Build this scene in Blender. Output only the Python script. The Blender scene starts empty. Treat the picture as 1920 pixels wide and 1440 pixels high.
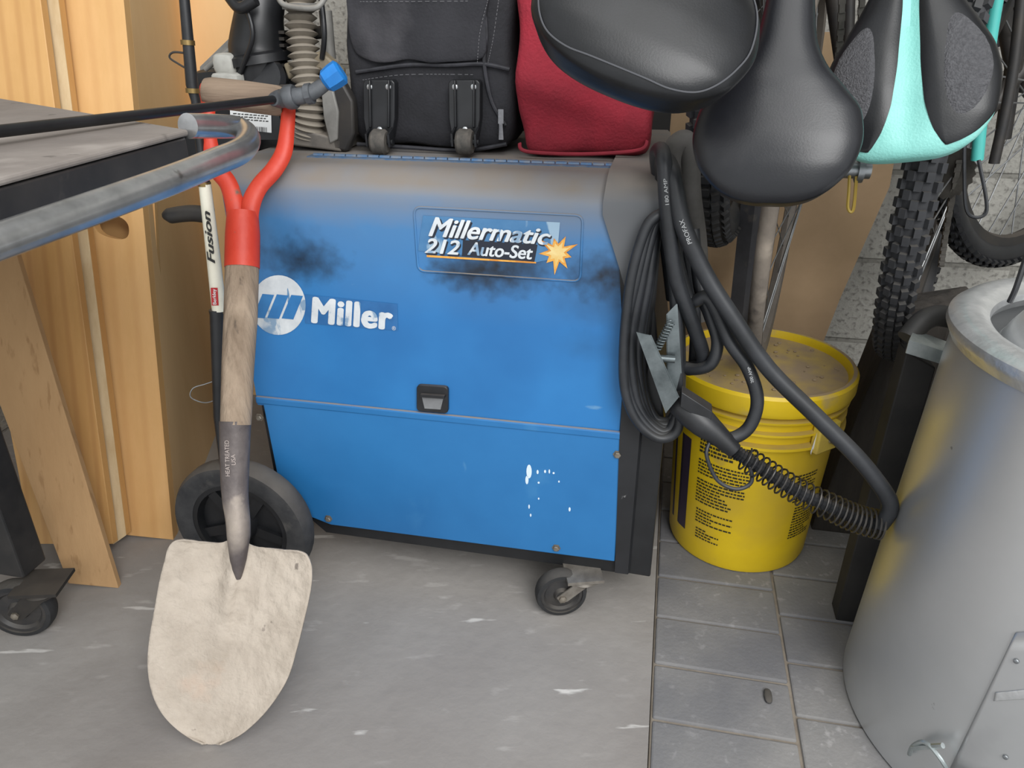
import bpy, bmesh, math, random
from mathutils import Vector, Matrix, noise
random.seed(3)
V=Vector
PIT=math.radians(26); FP=1400.0; H=.9
CAM=V((0,0,H))
def ray(px,py):
    a=(px-960)/FP; b=-(py-720)/FP
    return V((a, math.cos(PIT)+b*math.sin(PIT), -math.sin(PIT)+b*math.cos(PIT)))
def hit(px,py,p,n):
    d=ray(px,py); n=V(n)
    return CAM+d*((V(p)-CAM).dot(n)/d.dot(n))
def D(px,py,d): return CAM+ray(px,py)*d
AN=math.radians(11.5)
U=V((math.cos(AN),-math.sin(AN),0)); W=V((math.sin(AN),math.cos(AN),0)); Z=V((0,0,1))
C0=V((.174,.97,0))
def R(s,t,z): return C0+U*s+W*t+Z*z
def T(px,py,t=0): return hit(px,py,C0+W*t,W)
def SZ(px,py,t=0):
    q=T(px,py,t)-C0
    return q.dot(U),q.z
def G(px,py,z=0): return hit(px,py,(0,0,z),(0,0,1))
def az(deg): a=math.radians(deg); return V((math.sin(a),math.cos(a),0))

# ---------------- camera
cd=bpy.data.cameras.new('camera'); cam=bpy.data.objects.new('camera',cd)
bpy.context.collection.objects.link(cam); bpy.context.scene.camera=cam
cam.location=CAM; cam.rotation_euler=(math.pi/2-PIT,0,0)
cd.sensor_width=36; cd.lens=36*FP/1920; cd.clip_start=.02
try: bpy.context.scene.view_settings.view_transform='Standard'
except Exception as e: print(e)

# ---------------- materials
def col(h):
    if not isinstance(h,str): return tuple(h)+(1,)*(4-len(h))
    h=h.lstrip('#'); o=[]
    for i in (0,2,4):
        c=int(h[i:i+2],16)/255
        o.append(c/12.92 if c<=.04045 else ((c+.055)/1.055)**2.4)
    return tuple(o)+(1,)
def M(name,c1,c2=None,scale=6,rough=.6,metal=0,bump=0,bscale=60,stretch=(1,1,1),dust=None,dlo=.5,dhi=.95,
      ramp=(.35,.65),wave=None,zdust=None,spots=None,speck=None,spec=.5,detail=6,speck2=None,bdist=.01,speck3=None):
    if name in bpy.data.materials: return bpy.data.materials[name]
    m=bpy.data.materials.new(name); m.use_nodes=True
    nt=m.node_tree; N=nt.nodes; L=nt.links; b=N['Principled BSDF']
    b.inputs['Roughness'].default_value=rough; b.inputs['Metallic'].default_value=metal
    b.inputs['Specular IOR Level'].default_value=spec
    tc=N.new('ShaderNodeTexCoord'); mp=N.new('ShaderNodeMapping'); mp.inputs['Scale'].default_value=stretch
    L.new(tc.outputs['Object'],mp.inputs[0])
    def mix(fac,a,bb,blend='MIX'):
        x=N.new('ShaderNodeMix'); x.data_type='RGBA'; x.blend_type=blend
        if isinstance(fac,(int,float)): x.inputs[0].default_value=fac
        else: L.new(fac,x.inputs[0])
        for k,q in ((6,a),(7,bb)):
            if hasattr(q,'is_linked'): L.new(q,x.inputs[k])
            else: x.inputs[k].default_value=q
        return x.outputs[2]
    def rng(o,lo,hi,a=0,bq=1):
        x=N.new('ShaderNodeMapRange'); x.inputs[1].default_value=lo; x.inputs[2].default_value=hi
        x.inputs[3].default_value=a; x.inputs[4].default_value=bq; L.new(o,x.inputs[0]); return x.outputs[0]
    def math_(op,a,bq=0.0):
        x=N.new('ShaderNodeMath'); x.operation=op
        for k,q in ((0,a),(1,bq)):
            if hasattr(q,'is_linked'): L.new(q,x.inputs[k])
            else: x.inputs[k].default_value=q
        return x.outputs[0]
    nz=N.new('ShaderNodeTexNoise'); nz.inputs['Scale'].default_value=scale; nz.inputs['Detail'].default_value=detail
    nz.inputs['Roughness'].default_value=.65
    L.new(mp.outputs[0],nz.inputs['Vector'])
    out=col(c1)
    if c2:
        f=rng(nz.outputs[0],ramp[0],ramp[1]); out=mix(f,col(c1),col(c2))
    if wave:
        wv=N.new('ShaderNodeTexWave'); wv.bands_direction=wave.get('dir','X'); wv.inputs['Scale'].default_value=wave['scale']
        wv.inputs['Distortion'].default_value=wave.get('dist',6); wv.inputs['Detail'].default_value=3
        wv.inputs['Detail Scale'].default_value=wave.get('ds',1.0)
        mp2=N.new('ShaderNodeMapping'); mp2.inputs['Scale'].default_value=wave.get('stretch',(1,1,.15))
        L.new(tc.outputs['Object'],mp2.inputs[0]); L.new(mp2.outputs[0],wv.inputs[0])
        f=rng(wv.outputs[1],wave.get('lo',.4),wave.get('hi',1)); f=math_('MULTIPLY',f,wave.get('amt',.6))
        out=mix(f,out,col(wave['col']))
    for sp_ in (speck,speck2,speck3):
        if sp_:
            n2=N.new('ShaderNodeTexNoise'); n2.inputs['Scale'].default_value=sp_[1]; n2.inputs['Detail'].default_value=5
            if len(sp_)>4:
                mp3=N.new('ShaderNodeMapping'); mp3.inputs['Scale'].default_value=sp_[4]; L.new(tc.outputs['Object'],mp3.inputs[0]); L.new(mp3.outputs[0],n2.inputs['Vector'])
            else: L.new(tc.outputs['Object'],n2.inputs['Vector'])
            f=rng(n2.outputs[0],sp_[2],sp_[2]+sp_[3]); out=mix(f,out,col(sp_[0]))
    ge=N.new('ShaderNodeNewGeometry')
    if zdust:
        for zd in (zdust if isinstance(zdust,list) else [zdust]):
            sp=N.new('ShaderNodeSeparateXYZ'); L.new(ge.outputs['Position'],sp.inputs[0])
            zz=math_('ADD',sp.outputs[2],math_('MULTIPLY',math_('SUBTRACT',nz.outputs[0],.5),zd[3]))
            out=mix(rng(zz,zd[1],zd[2],0,zd[4]),out,col(zd[0]))
    if spots:
        nf=N.new('ShaderNodeTexNoise'); nf.inputs['Scale'].default_value=60; nf.inputs['Detail'].default_value=5; L.new(tc.outputs['Object'],nf.inputs['Vector'])
        for (p,r,a) in spots[1]:
            x=N.new('ShaderNodeVectorMath'); x.operation='SUBTRACT'; L.new(ge.outputs['Position'],x.inputs[0]); x.inputs[1].default_value=p
            y=N.new('ShaderNodeVectorMath'); y.operation='MULTIPLY'; L.new(x.outputs[0],y.inputs[0]); y.inputs[1].default_value=(.75,.75,1.5)
            ln=N.new('ShaderNodeVectorMath'); ln.operation='LENGTH'; L.new(y.outputs[0],ln.inputs[0])
            dn=math_('ADD',ln.outputs['Value'],math_('MULTIPLY',math_('SUBTRACT',nf.outputs[0],.5),r*.9))
            f=rng(dn,0,r,a,0); out=mix(f,out,col(spots[0]))
    if dust:
        sp=N.new('ShaderNodeSeparateXYZ'); L.new(ge.outputs['Normal'],sp.inputs[0])
        f=rng(sp.outputs[2],dlo,dhi); n4=N.new('ShaderNodeTexNoise'); n4.inputs['Scale'].default_value=22; n4.inputs['Detail'].default_value=6; L.new(tc.outputs['Object'],n4.inputs['Vector'])
        n3=rng(n4.outputs[0],.3,.62,.6,1); f=math_('MULTIPLY',f,n3)
        out=mix(f,out,col(dust)); 
        L.new(rng(f,0,1,rough,.9),b.inputs['Roughness'])
    if hasattr(out,'is_linked'): L.new(out,b.inputs['Base Color'])
    else: b.inputs['Base Color'].default_value=out
    if bump:
        nb=N.new('ShaderNodeTexNoise'); nb.inputs['Scale'].default_value=bscale; nb.inputs['Detail'].default_value=6
        L.new(mp.outputs[0],nb.inputs['Vector'])
        bp=N.new('ShaderNodeBump'); bp.inputs['Strength'].default_value=bump; bp.inputs['Distance'].default_value=bdist
        L.new(nb.outputs[0],bp.inputs['Height']); L.new(bp.outputs[0],b.inputs['Normal'])
    return m

# ---------------- mesh builder
class MB:
    def __init__(s): s.v=[]; s.f=[]; s.m=[]
    def quad(s,a,b,c,d,m=0): s.poly([a,b,c,d],m)
    def poly(s,pts,m=0):
        o=len(s.v); s.v+= [V(p) for p in pts]; s.f.append(list(range(o,o+len(pts)))); s.m.append(m); return s
    def box(s,c,ax,ay,az,hx,hy,hz,m=0):
        c=V(c); ax=V(ax).normalized()*hx; ay=V(ay).normalized()*hy; az=V(az).normalized()*hz
        o=len(s.v)
        for k in (-1,1):
            for j in (-1,1):
                for i in (-1,1): s.v.append(c+ax*i+ay*j+az*k)
        for f in ((0,2,3,1),(4,5,7,6),(0,1,5,4),(2,6,7,3),(0,4,6,2),(1,3,7,5)):
            s.f.append([o+i for i in f]); s.m.append(m)
        return s
    def prism(s,pts,off,m=0):
        pts=[V(p) for p in pts]; off=V(off); n=len(pts); o=len(s.v)
        s.v+=pts+[p+off for p in pts]
        s.f.append([o+i for i in range(n)]); s.f.append([o+n+i for i in reversed(range(n))]); s.m+=[m,m]
        for i in range(n):
            j=(i+1)%n; s.f.append([o+i,o+n+i,o+n+j,o+j]); s.m.append(m)
        return s
    def rings(s,rs,cap=True,m=0,loop=False,open_=False):
        o=len(s.v); n=len(rs[0]); k=len(rs)
        for r in rs: s.v+=[V(p) for p in r]
        for i in range(k if loop else k-1):
            a=o+i*n; b=o+((i+1)%k)*n
            for j in range(n-1 if open_ else n):
                q=(j+1)%n
                s.f.append([a+j,a+q,b+q,b+j]); s.m.append(m)
        if cap and not loop and not open_:
            s.f.append([o+j for j in reversed(range(n))]); s.m.append(m)
            s.f.append([o+(k-1)*n+j for j in range(n)]); s.m.append(m)
        return s
    def tube(s,path,r,seg=12,cap=True,m=0,flat=1.0,ref=None,loop=False):
        path=[V(p) for p in path]; n=len(path); rr=r if isinstance(r,(list,tuple)) else [r]*n
        if len(rr)!=n: rr=[interp(rr,i/(n-1)) for i in range(n)]
        rs=[]; N0=None
        for i,p in enumerate(path):
            if loop: t=(path[(i+1)%n]-path[i-1]).normalized()
            else: t=(path[min(i+1,n-1)]-path[max(i-1,0)]).normalized()
            if N0 is None:
                a=V(ref) if ref else (Z if abs(t.z)<.9 else V((1,0,0)))
                N0=(a-t*a.dot(t)).normalized()
            else: N0=(N0-t*N0.dot(t)).normalized()
            B=t.cross(N0)
            rs.append([p+N0*math.cos(q)*rr[i]+B*math.sin(q)*rr[i]*flat for q in [2*math.pi*j/seg for j in range(seg)]])
        return s.rings(rs,cap=cap,m=m,loop=loop)
    def lathe(s,prof,c,ax,seg=32,cap=True,m=0,ref=None,loop=False):
        c=V(c); ax=V(ax).normalized(); a=V(ref) if ref else (V((1,0,0)) if abs(ax.x)<.9 else Z)
        n=(a-ax*a.dot(ax)).normalized(); b=ax.cross(n); rs=[]
        for r,h in prof:
            rs.append([c+ax*h+(n*math.cos(q)+b*math.sin(q))*r for q in [2*math.pi*j/seg for j in range(seg)]])
        return s.rings(rs,cap=cap,m=m,loop=loop)
    def rbox(s,c,ax,ay,az,hx,hy,hz,e=6,n=10,nz=0,nf=8,m=0,fn=None):
        bm=bmesh.new(); bmesh.ops.create_cube(bm,size=2); bmesh.ops.subdivide_edges(bm,edges=bm.edges[:],cuts=n,use_grid_fill=True)
        o=len(s.v); c=V(c); ax=V(ax).normalized(); ay=V(ay).normalized(); az=V(az).normalized()
        for vv in bm.verts:
            p=vv.co; k=(abs(p.x)**e+abs(p.y)**e+abs(p.z)**e)**(1/e); p=p/k
            if fn: p=fn(p)
            q=c+ax*p.x*hx+ay*p.y*hy+az*p.z*hz
            if nz: q=q+(ax*p.x+ay*p.y+az*p.z)*noise.noise(q*nf)*nz
            s.v.append(q)
        for f in bm.faces: s.f.append([o+v.index for v in f.verts]); s.m.append(m)
        bm.free(); return s
def interp(l,t):
    x=t*(len(l)-1); i=min(int(x),len(l)-2); return l[i]+(l[i+1]-l[i])*(x-i)
def pl(tab,x):
    if x<=tab[0][0]: return tab[0][1]
    for (a,b),(c,d) in zip(tab,tab[1:]):
        if x<=c:
            k=(x-a)/(c-a); return b+(d-b)*k
    return tab[-1][1]
def ps(tab,x):
    n=len(tab)
    if x<=tab[0][0]: return tab[0][1]
    if x>=tab[-1][0]: return tab[-1][1]
    for i in range(n-1):
        x0,y0=tab[i]; x1,y1=tab[i+1]
        if x<=x1:
            h=x1-x0
            def tang(k):
                if k==0: return (tab[1][1]-tab[0][1])/(tab[1][0]-tab[0][0])
                if k==n-1: return (tab[-1][1]-tab[-2][1])/(tab[-1][0]-tab[-2][0])
                a=(tab[k][1]-tab[k-1][1])/(tab[k][0]-tab[k-1][0]); b=(tab[k+1][1]-tab[k][1])/(tab[k+1][0]-tab[k][0])
                return 0 if a*b<=0 else 2*a*b/(a+b)
            m0,m1=tang(i),tang(i+1); t=(x-x0)/h
            return (2*t**3-3*t*t+1)*y0+(t**3-2*t*t+t)*h*m0+(-2*t**3+3*t*t)*y1+(t**3-t*t)*h*m1
def cr(pts,n=8,loop=False):
    pts=[V(p) for p in pts]; o=[]; k=len(pts)
    for i in (range(k) if loop else range(k-1)):
        if loop: p0,p1,p2,p3=pts[i-1],pts[i],pts[(i+1)%k],pts[(i+2)%k]
        else: p0,p1,p2,p3=pts[max(i-1,0)],pts[i],pts[i+1],pts[min(i+2,k-1)]
        for j in range(n):
            t=j/n
            o.append(.5*((2*p1)+(p2-p0)*t+(2*p0-5*p1+4*p2-p3)*t*t+(3*p1-p0-3*p2+p3)*t**3))
    if not loop: o.append(pts[-1])
    return o
def resamp(p,n):
    o=[]
    for i in range(n):
        x=i/(n-1)*(len(p)-1); k=min(int(x),len(p)-2); o.append(p[k].lerp(p[k+1],x-k))
    return o
def link(o): bpy.context.collection.objects.link(o); return o
def thing(name,label,cat,loc,group=None):
    o=bpy.data.objects.new(name,None); o.empty_display_size=.05; o.location=loc; link(o)
    o['label']=label; o['category']=cat
    if group: o['group']=group
    return o
LOC={}
def WM(o):
    if o.name in LOC: return LOC[o.name]
    return V(o.location)
def components(mb):
    par=list(range(len(mb.v)))
    def fd(a):
        while par[a]!=a: par[a]=par[par[a]]; a=par[a]
        return a
    for f in mb.f:
        r=fd(f[0])
        for i in f[1:]: par[fd(i)]=r
    g={}
    for k,f in enumerate(mb.f): g.setdefault(fd(f[0]),[]).append(k)
    out=[]
    for fs in g.values():
        nb=MB(); mp={}
        for k in fs:
            ff=[]
            for i in mb.f[k]:
                if i not in mp: mp[i]=len(nb.v); nb.v.append(mb.v[i])
                ff.append(mp[i])
            nb.f.append(ff); nb.m.append(mb.m[k])
        out.append(nb)
    return out
def part(name,mb,mat,parent=None,smooth=35,bevel=0,sub=0,label=None,cat=None,solid=0,kind=None,group=None,split=False):
    if split:
        r=None
        for c_ in components(mb): r=part(name,c_,mat,parent,smooth,bevel,sub,label,cat,solid,kind,group)
        return r
    me=bpy.data.meshes.new(name)
    c=V((0,0,0))
    if mb.v:
        lo=V([min(v[i] for v in mb.v) for i in range(3)]); hi=V([max(v[i] for v in mb.v) for i in range(3)]); c=(lo+hi)/2
    me.from_pydata([v-c for v in mb.v],[],mb.f)
    mats=mat if isinstance(mat,(list,tuple)) else [mat]
    for mm in mats: me.materials.append(mm)
    if len(mats)>1: me.polygons.foreach_set('material_index',mb.m)
    bm=bmesh.new(); bm.from_mesh(me); bmesh.ops.recalc_face_normals(bm,faces=bm.faces[:]); bm.to_mesh(me); bm.free()
    o=bpy.data.objects.new(name,me); link(o)
    if smooth:
        me.shade_smooth(); me.set_sharp_from_angle(angle=math.radians(smooth))
    if solid:
        x=o.modifiers.new('s','SOLIDIFY'); x.thickness=solid; x.offset=0
    if bevel:
        x=o.modifiers.new('b','BEVEL'); x.width=bevel; x.segments=2; x.limit_method='ANGLE'
    if sub:
        x=o.modifiers.new('u','SUBSURF'); x.levels=sub; x.render_levels=sub
    if parent:
        o.parent=parent; o.location=c-WM(parent)
    else: o.location=c
    LOC[o.name]=c
    if label: o['label']=label
    if cat: o['category']=cat
    if kind: o['kind']=kind
    if group: o['group']=group
    return o
def textmb(mb,s,q,m=0,shear=0,space=1,fat=0):
    cu=bpy.data.curves.new('t','FONT'); cu.body=s; cu.size=1; cu.shear=shear; cu.space_character=space
    ob=bpy.data.objects.new('t',cu); link(ob); dg=bpy.context.evaluated_depsgraph_get(); dg.update()
    me=bpy.data.meshes.new_from_object(ob.evaluated_get(dg))
    offs=[(0,0)] if not fat else [(fat*math.cos(a),fat*math.sin(a)*.6) for a in [i*math.pi/4 for i in range(8)]]+[(0,0)]
    xs=[v.co.x for v in me.vertices]; ys=[v.co.y for v in me.vertices]
    x0,x1,y0,y1=min(xs)-fat,max(xs)+fat,min(ys)-fat*.6,max(ys)+fat*.6
    bl,br,tr,tl=[V(p) for p in q]; nn=(br-bl).cross(tl-bl).normalized()
    for k,(ox,oy) in enumerate(offs):
        o=len(mb.v)
        for v in me.vertices:
            a=(v.co.x+ox-x0)/(x1-x0); b=(v.co.y+oy-y0)/(y1-y0)
            mb.v.append((bl*(1-a)+br*a)*(1-b)+(tl*(1-a)+tr*a)*b+nn*(k*.00002))
        for p in me.polygons: mb.f.append([o+i for i in p.vertices]); mb.m.append(m)
    bpy.data.objects.remove(ob); bpy.data.meshes.remove(me)
    return mb
def TQ(pts,t): return [T(x,y,t) for x,y in pts]

# ---------------- palette
black=M('black_plastic','#17181a','#26272a',20,.45,dust='#6b6560',dlo=.7,dhi=1.4)
blackc=M('black_clean','#141517','#1f2023',20,.4)
rubber=M('rubber','#1d1e20','#2b2b2c',30,.75,dust='#6a645c',dlo=.3,dhi=1.6,bump=.1,bscale=200)
steel=M('steel','#a3a7aa','#85888b',30,.35,.8)
darkmetal=M('dark_metal','#2a2a2b','#3a3632',18,.55,.3,dust='#5d564e',dlo=.4,dhi=1.3)
cablem=M('cable_rubber','#1d1f22','#2e3034',15,.45,dust='#5c5a56',dlo=.5,dhi=1.5)
white=M('white_print','#e9eaea','#cfd2d3',40,.5)
stencil=M('pale_print','#a5a7a8',None,rough=.6)
ink_b=M('ink_black','#1b1a18',None,rough=.5)
screwm=M('screw_metal','#6a6258','#8a8378',60,.5,.5)
rivm=M('rivet_metal','#c9ccce',None,rough=.3,metal=.8)

# ================= SETTING
def wallmat():
    m=bpy.data.materials.new('block_wall'); m.use_nodes=True; nt=m.node_tree; N=nt.nodes; L=nt.links; b=N['Principled BSDF']
    uv=N.new('ShaderNodeUVMap'); br=N.new('ShaderNodeTexBrick'); L.new(uv.outputs[0],br.inputs[0])
    br.inputs['Scale'].default_value=1; br.inputs['Brick Width'].default_value=.4; br.inputs['Row Height'].default_value=.2
    br.inputs['Mortar Size'].default_value=.007; br.inputs['Mortar Smooth'].default_value=.4
    br.inputs['Color1'].default_value=col('#a5a39c'); br.inputs['Color2'].default_value=col('#afada6'); br.inputs['Mortar'].default_value=col('#8b8982')
    nz=N.new('ShaderNodeTexNoise'); nz.inputs['Scale'].default_value=90; nz.inputs['Detail'].default_value=8; L.new(uv.outputs[0],nz.inputs[0])
    mx=N.new('ShaderNodeMix'); mx.data_type='RGBA'; mr=N.new('ShaderNodeMapRange'); mr.inputs[1].default_value=.52; mr.inputs[2].default_value=.68; mr.inputs[4].default_value=.85
    L.new(nz.outputs[0],mr.inputs[0]); L.new(mr.outputs[0],mx.inputs[0]); L.new(br.outputs[0],mx.inputs[6]); mx.inputs[7].default_value=col('#6f6d68')
    L.new(mx.outputs[2],b.inputs['Base Color']); b.inputs['Roughness'].default_value=.9
    ad=N.new('ShaderNodeMath'); ad.operation='SUBTRACT'; L.new(nz.outputs[0],ad.inputs[0]); L.new(br.outputs['Fac'],ad.inputs[1])
    bp=N.new('ShaderNodeBump'); bp.inputs['Strength'].default_value=.6; bp.inputs['Distance'].default_value=.006; L.new(ad.outputs[0],bp.inputs['Height']); L.new(bp.outputs[0],b.inputs['Normal'])
    return m
def plane_uv(name,pts,uvs,mat):
    me=bpy.data.meshes.new(name); me.from_pydata([V(p) for p in pts],[],[(0,1,2,3)]); me.materials.append(mat)
    l=me.uv_layers.new(name='UVMap')
    for i,u in enumerate(uvs): l.data[i].uv=u
    o=link(bpy.data.objects.new(name,me)); o['kind']='structure'; return o
wm=wallmat()
WT=.82
plane_uv('wall_back',[R(-1.5,WT,0),R(1.7,WT,0),R(1.7,WT,2.4),R(-1.5,WT,2.4)],[(-1.5,0),(1.7,0),(1.7,2.4),(-1.5,2.4)],wm)
plane_uv('wall_left',[R(-1.5,-1,0),R(-1.5,WT,0),R(-1.5,WT,2.4),R(-1.5,-1,2.4)],[(0,0),(1.8,0),(1.8,2.4),(0,2.4)],wm)
plane_uv('wall_right',[R(1.7,-.4,0),R(1.7,WT,0),R(1.7,WT,2.4),R(1.7,-.4,2.4)],[(0,0),(1.2,0),(1.2,2.4),(0,2.4)],wm)
ceilm=M('ceiling_paint','#8d8a84',None,rough=.9)
plane_uv('ceiling',[R(-1.5,-.05,2.4),R(1.7,-.05,2.4),R(1.7,WT,2.4),R(-1.5,WT,2.4)],[(0,0)]*4,ceilm)
conc=M('concrete_floor','#9b9793','#8d8985',5,.75,bump=.15,bscale=45,ramp=(.3,.7),speck=('#aaa6a2',14,.62,.1,(1,3,1)),speck2=('#827d79',1.6,.48,.2),speck3=('#c4c1bd',22,.68,.04,(.3,1.6,1)))
PS=.066
mb=MB(); mb.prism([R(-1.5,-1.2,-.1),R(PS,-1.2,-.1),R(PS,WT,-.1),R(-1.5,WT,-.1)],Z*.1)
part('floor',mb,conc,smooth=0,kind='structure')
paver=M('paver','#868482','#787776',9,.85,bump=.12,bscale=160,speck=('#959392',70,.6,.1),speck2=('#67676a',2.6,.47,.15))
joint=M('joint_sand','#7a7166','#8a8175',40,.95)
mb=MB(); mb.prism([R(PS+.001,-1.2,-.1),R(1.7,-1.2,-.1),R(1.7,WT,-.1),R(PS+.001,WT,-.1)],Z*.096,m=1)
pw,ph=.203,.104
for c in range(8):
    off=[.0,.045,.02,.07][c%4]
    for r in range(-11,9):
        s0=PS+.002+c*pw; t0=r*ph+off
        if t0+ph>WT: continue
        jz=random.uniform(-.0012,.0008)
        mb.box(R(s0+pw/2,t0+ph/2,-.045+jz),U,W,Z,pw/2-.0022,ph/2-.0022,.045)
part('floor',mb,[paver,joint],smooth=0,bevel=.003,kind='structure')

# ================= WELDER
soot=[(T(568,490),.062,.85),(T(918,508),.070,1.0),(T(1150,520),.065,.95),(T(985,503),.05,.5),(T(870,512),.05,.7),(T(545,470),.07,.3),(T(1120,570),.06,.3),(T(1100,650),.04,.2)]
blue=M('blue_paint','#2a76b4','#226baa',3.5,.45,bump=.03,bscale=15,ramp=(.3,.7),dust='#7b746d',dlo=.25,dhi=.6,
       zdust=[('#4f7597',.50,.66,.10,.6),('#7a7978',.635,.69,.07,.8)],spots=('#10161f',soot),speck=('#3a80b8',6,.6,.15),speck2=('#1d5f99',1.8,.55,.2),speck3=('#5b8db8',40,.72,.05,(.2,.2,1)))
blue2=M('blue_panel_paint','#2a73ae','#2269a3',3,.48,bump=.03,bscale=15,dust='#867d73',speck=('#3a7cb0',9,.66,.15),speck2=('#1f5f97',1.8,.55,.2),speck3=('#4d86b4',30,.72,.05,(1,1,.2)))
greybez=M('grey_bezel','#1a1b1d','#232427',12,.5,dust='#7d766f',dlo=.2,dhi=.7,zdust=[('#5a5c5f',.545,.60,.02,1)],speck3=('#8a8a8a',45,.7,.05))
welder=thing('welding_machine','blue wheeled welding machine with dusty top and side decals','welding machine',R(-.3,.2,0))
L0=-.605
def xsec(off=0,z0=.33,top=.716,r=.045,tb=.45):
    pts=[(-off,z0),(-off,.45),(-off,.55),(-off,.6),(-off,top-r)]
    for i in range(1,8):
        a=math.pi/2*i/8; pts.append((r-off-(r)*math.cos(a)+0,top-r+off+(r)*math.sin(a)))
    pts+=[(r,top+off),(.13,top+off),(.2,top+off),(tb,top+off),(tb,z0)]
    return pts
XS=xsec()
mb=MB(); mb.rings([[R(s,t,z) for t,z in XS] for s in (L0,L0+.004,-.4,-.2,.02)])
part('body',mb,blue,welder,smooth=40)
s_top=SZ(1130,372)[0]; s_mid=SZ(1182,545)[0]; s_low=SZ(1168,880)[0]; s_r=SZ(1218,600)[0]+.004
def lb(z): return pl([(.08,s_low),(.34,s_mid),(.555,s_mid),(.675,s_top),(.72,s_top+.004)],z)
XB=[(-.006,.085),(-.006,.34)]+xsec(.006)[1:-1]+[(.45,.085)]
rs=[[R(lb(z),t,z) for t,z in XB],[R(s_r-.004,t,z) for t,z in XB],[R(s_r+.002,max(t,.004) if t<.3 else t-.006,z-(.004 if z>.6 else 0)) for t,z in XB]]
mb=MB(); mb.rings(rs); part('front_bezel',mb,greybez,welder,smooth=40)
blackm=M('black_base','#131416','#1e1f21',14,.5,dust='#6b6258',dlo=.4,dhi=1.1)
sB=SZ(1221,1066)[0]; sM=SZ(1243,840)[0]
mb=MB(); mb.prism([R(s,.0,z) for s,z in [(s_low+.01,.082),(sB,.080),(sM,.30),(sM,.36),(s_r+.006,.52),(s_r-.01,.60),(s_r-.02,.30)]],W*.43)
part('front_panel',mb,blackm,welder,smooth=0,bevel=.003)
mb=MB()
zs=.345
mb.prism([R(s,.004,z) for s,z in [(L0+.004,zs),(L0+.008,.16),(-.515,.082),(s_low,.078),(s_low,zs)]],W*.44)
part('chassis',mb,blackm,welder,smooth=0)
cp=[(L0+.012,zs),(L0+.018,.17),(L0+.045,.125),(-.50,.106),(s_low-.002,.106),(s_low-.002,zs)]
mb=MB(); mb.prism([R(s,-.004,z) for s,z in cp],W*.008)
part('side_panel',mb,blue2,welder,smooth=0,bevel=.0015)
mb=MB(); mb.prism([R(s,-.0055,z) for s,z in [(L0,.334),(s_low+.004,.334),(s_low+.004,.348),(L0,.348)]],W*.0075)
part('panel_lip',mb,blue2,welder,smooth=0,bevel=.003)
fr=[(776,388),(1093,404),(1088,528),(784,508)]
def rrpath(pts,k=.12,n=5):
    o=[]; P=[V(p) for p in pts]; m=len(P)
    for i in range(m):
        a,b,c=P[i-1],P[i],P[(i+1)%m]
        r=min((a-b).length,(c-b).length)*k*2
        p0=b+(a-b).normalized()*r; p2=b+(c-b).normalized()*r
        for j in range(n+1):
            t=j/n; o.append(p0*(1-t)**2+b*2*t*(1-t)+p2*t*t)
    return o
mb=MB(); mb.tube(rrpath(TQ(fr,-.0002),.06),.0018,seg=8,loop=True); part('raised_frame',mb,blue,welder)
# decals
dk=M('decal_navy','#141b2b',None,rough=.4); yel=M('decal_orange','#c9822c','#dba046',60,.5,ramp=(.45,.55)); yel2=M('decal_yellow','#dfcb90','#d6b062',40,.5)
decw=M('decal_white','#d6dadd','#bfc5ca',30,.5,speck=('#7f99b2',34,.62,.04),speck2=('#7e97b0',9,.63,.05),speck3=('#5d86ac',26,.68,.03,(3,3,.5)))
decblue=M('decal_blue','#2f78b5','#2569a3',20,.45)
mb=MB()
mb.poly(TQ([(793,404),(1050,417),(1044,484),(1004,492),(784,470)],-.001),0)
mb.poly(TQ([(800,478),(1005,491),(1005,494),(800,482)],-.0012),1)
part('decal',mb,[M('decal_back','#4a7aa4','#3a6d9a',25,.5,speck3=('#8fa9bd',14,.60,.02,(1,1,.35))),yel],welder,smooth=0)
def jq(q,dx,dy): return [(x+dx,y+dy) for x,y in q]
q1=[(803,443),(1031,460),(1035,429),(808,406)]; q2=[(796,474),(861,478),(863,451),(798,446)]
q3=[(876,478),(998,487),(1000,462),(879,453)]
mb=MB(); textmb(mb,'Millermatic',TQ(jq(q1,2,3),-.0014),shear=.25,fat=.05); textmb(mb,'212',TQ(jq(q2,2,3),-.0014),shear=.2,fat=.05)
mb.poly(TQ([(868,450),(1008,459),(1002,491),(866,480)],-.0013))
part('lettering_shadow',mb,dk,welder,smooth=0)
mb=MB(); c=(1045,474)
def star(c,ro,ri,n,t,ph=0):
    o=[]
    for i in range(2*n):
        r=(ro*(1+.2*((i//2)%3-1)) if i%2==0 else ri); o.append(T(c[0]+r*math.cos(ph+math.pi*i/n),c[1]+r*math.sin(ph+math.pi*i/n),t))
    return o
mb.poly(star(c,35,17,9,-.0016,.3),0); mb.poly(star(c,23,12,9,-.0019,.3),1)
part('starburst_emblem',mb,[yel,yel2],welder,smooth=0)
mb=MB(); textmb(mb,'Millermatic',TQ(q1,-.0024),shear=.25,fat=.028); textmb(mb,'212',TQ(q2,-.0024),shear=.2,fat=.028)
textmb(mb,'Auto-Set',TQ(q3,-.0024),shear=.15,fat=.028)
part('lettering',mb,decw,welder,smooth=0)
circ=lambda c,rx,ry,t,n=40:[T(c[0]+rx*math.cos(2*math.pi*i/n),c[1]+ry*math.sin(2*math.pi*i/n),t) for i in range(n)]
mb=MB(); mb.poly(circ((522,572),51,56,-.001),0)
for k in range(3):
    x=474+k*27
    mb.poly(TQ([(x+0,595+k),(x+22,597+k),(x+40,553+k),(x+18,551+k)],-.0016),1)
part('round_emblem',mb,[decw,decblue],welder,smooth=0)
mb=MB()
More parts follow.
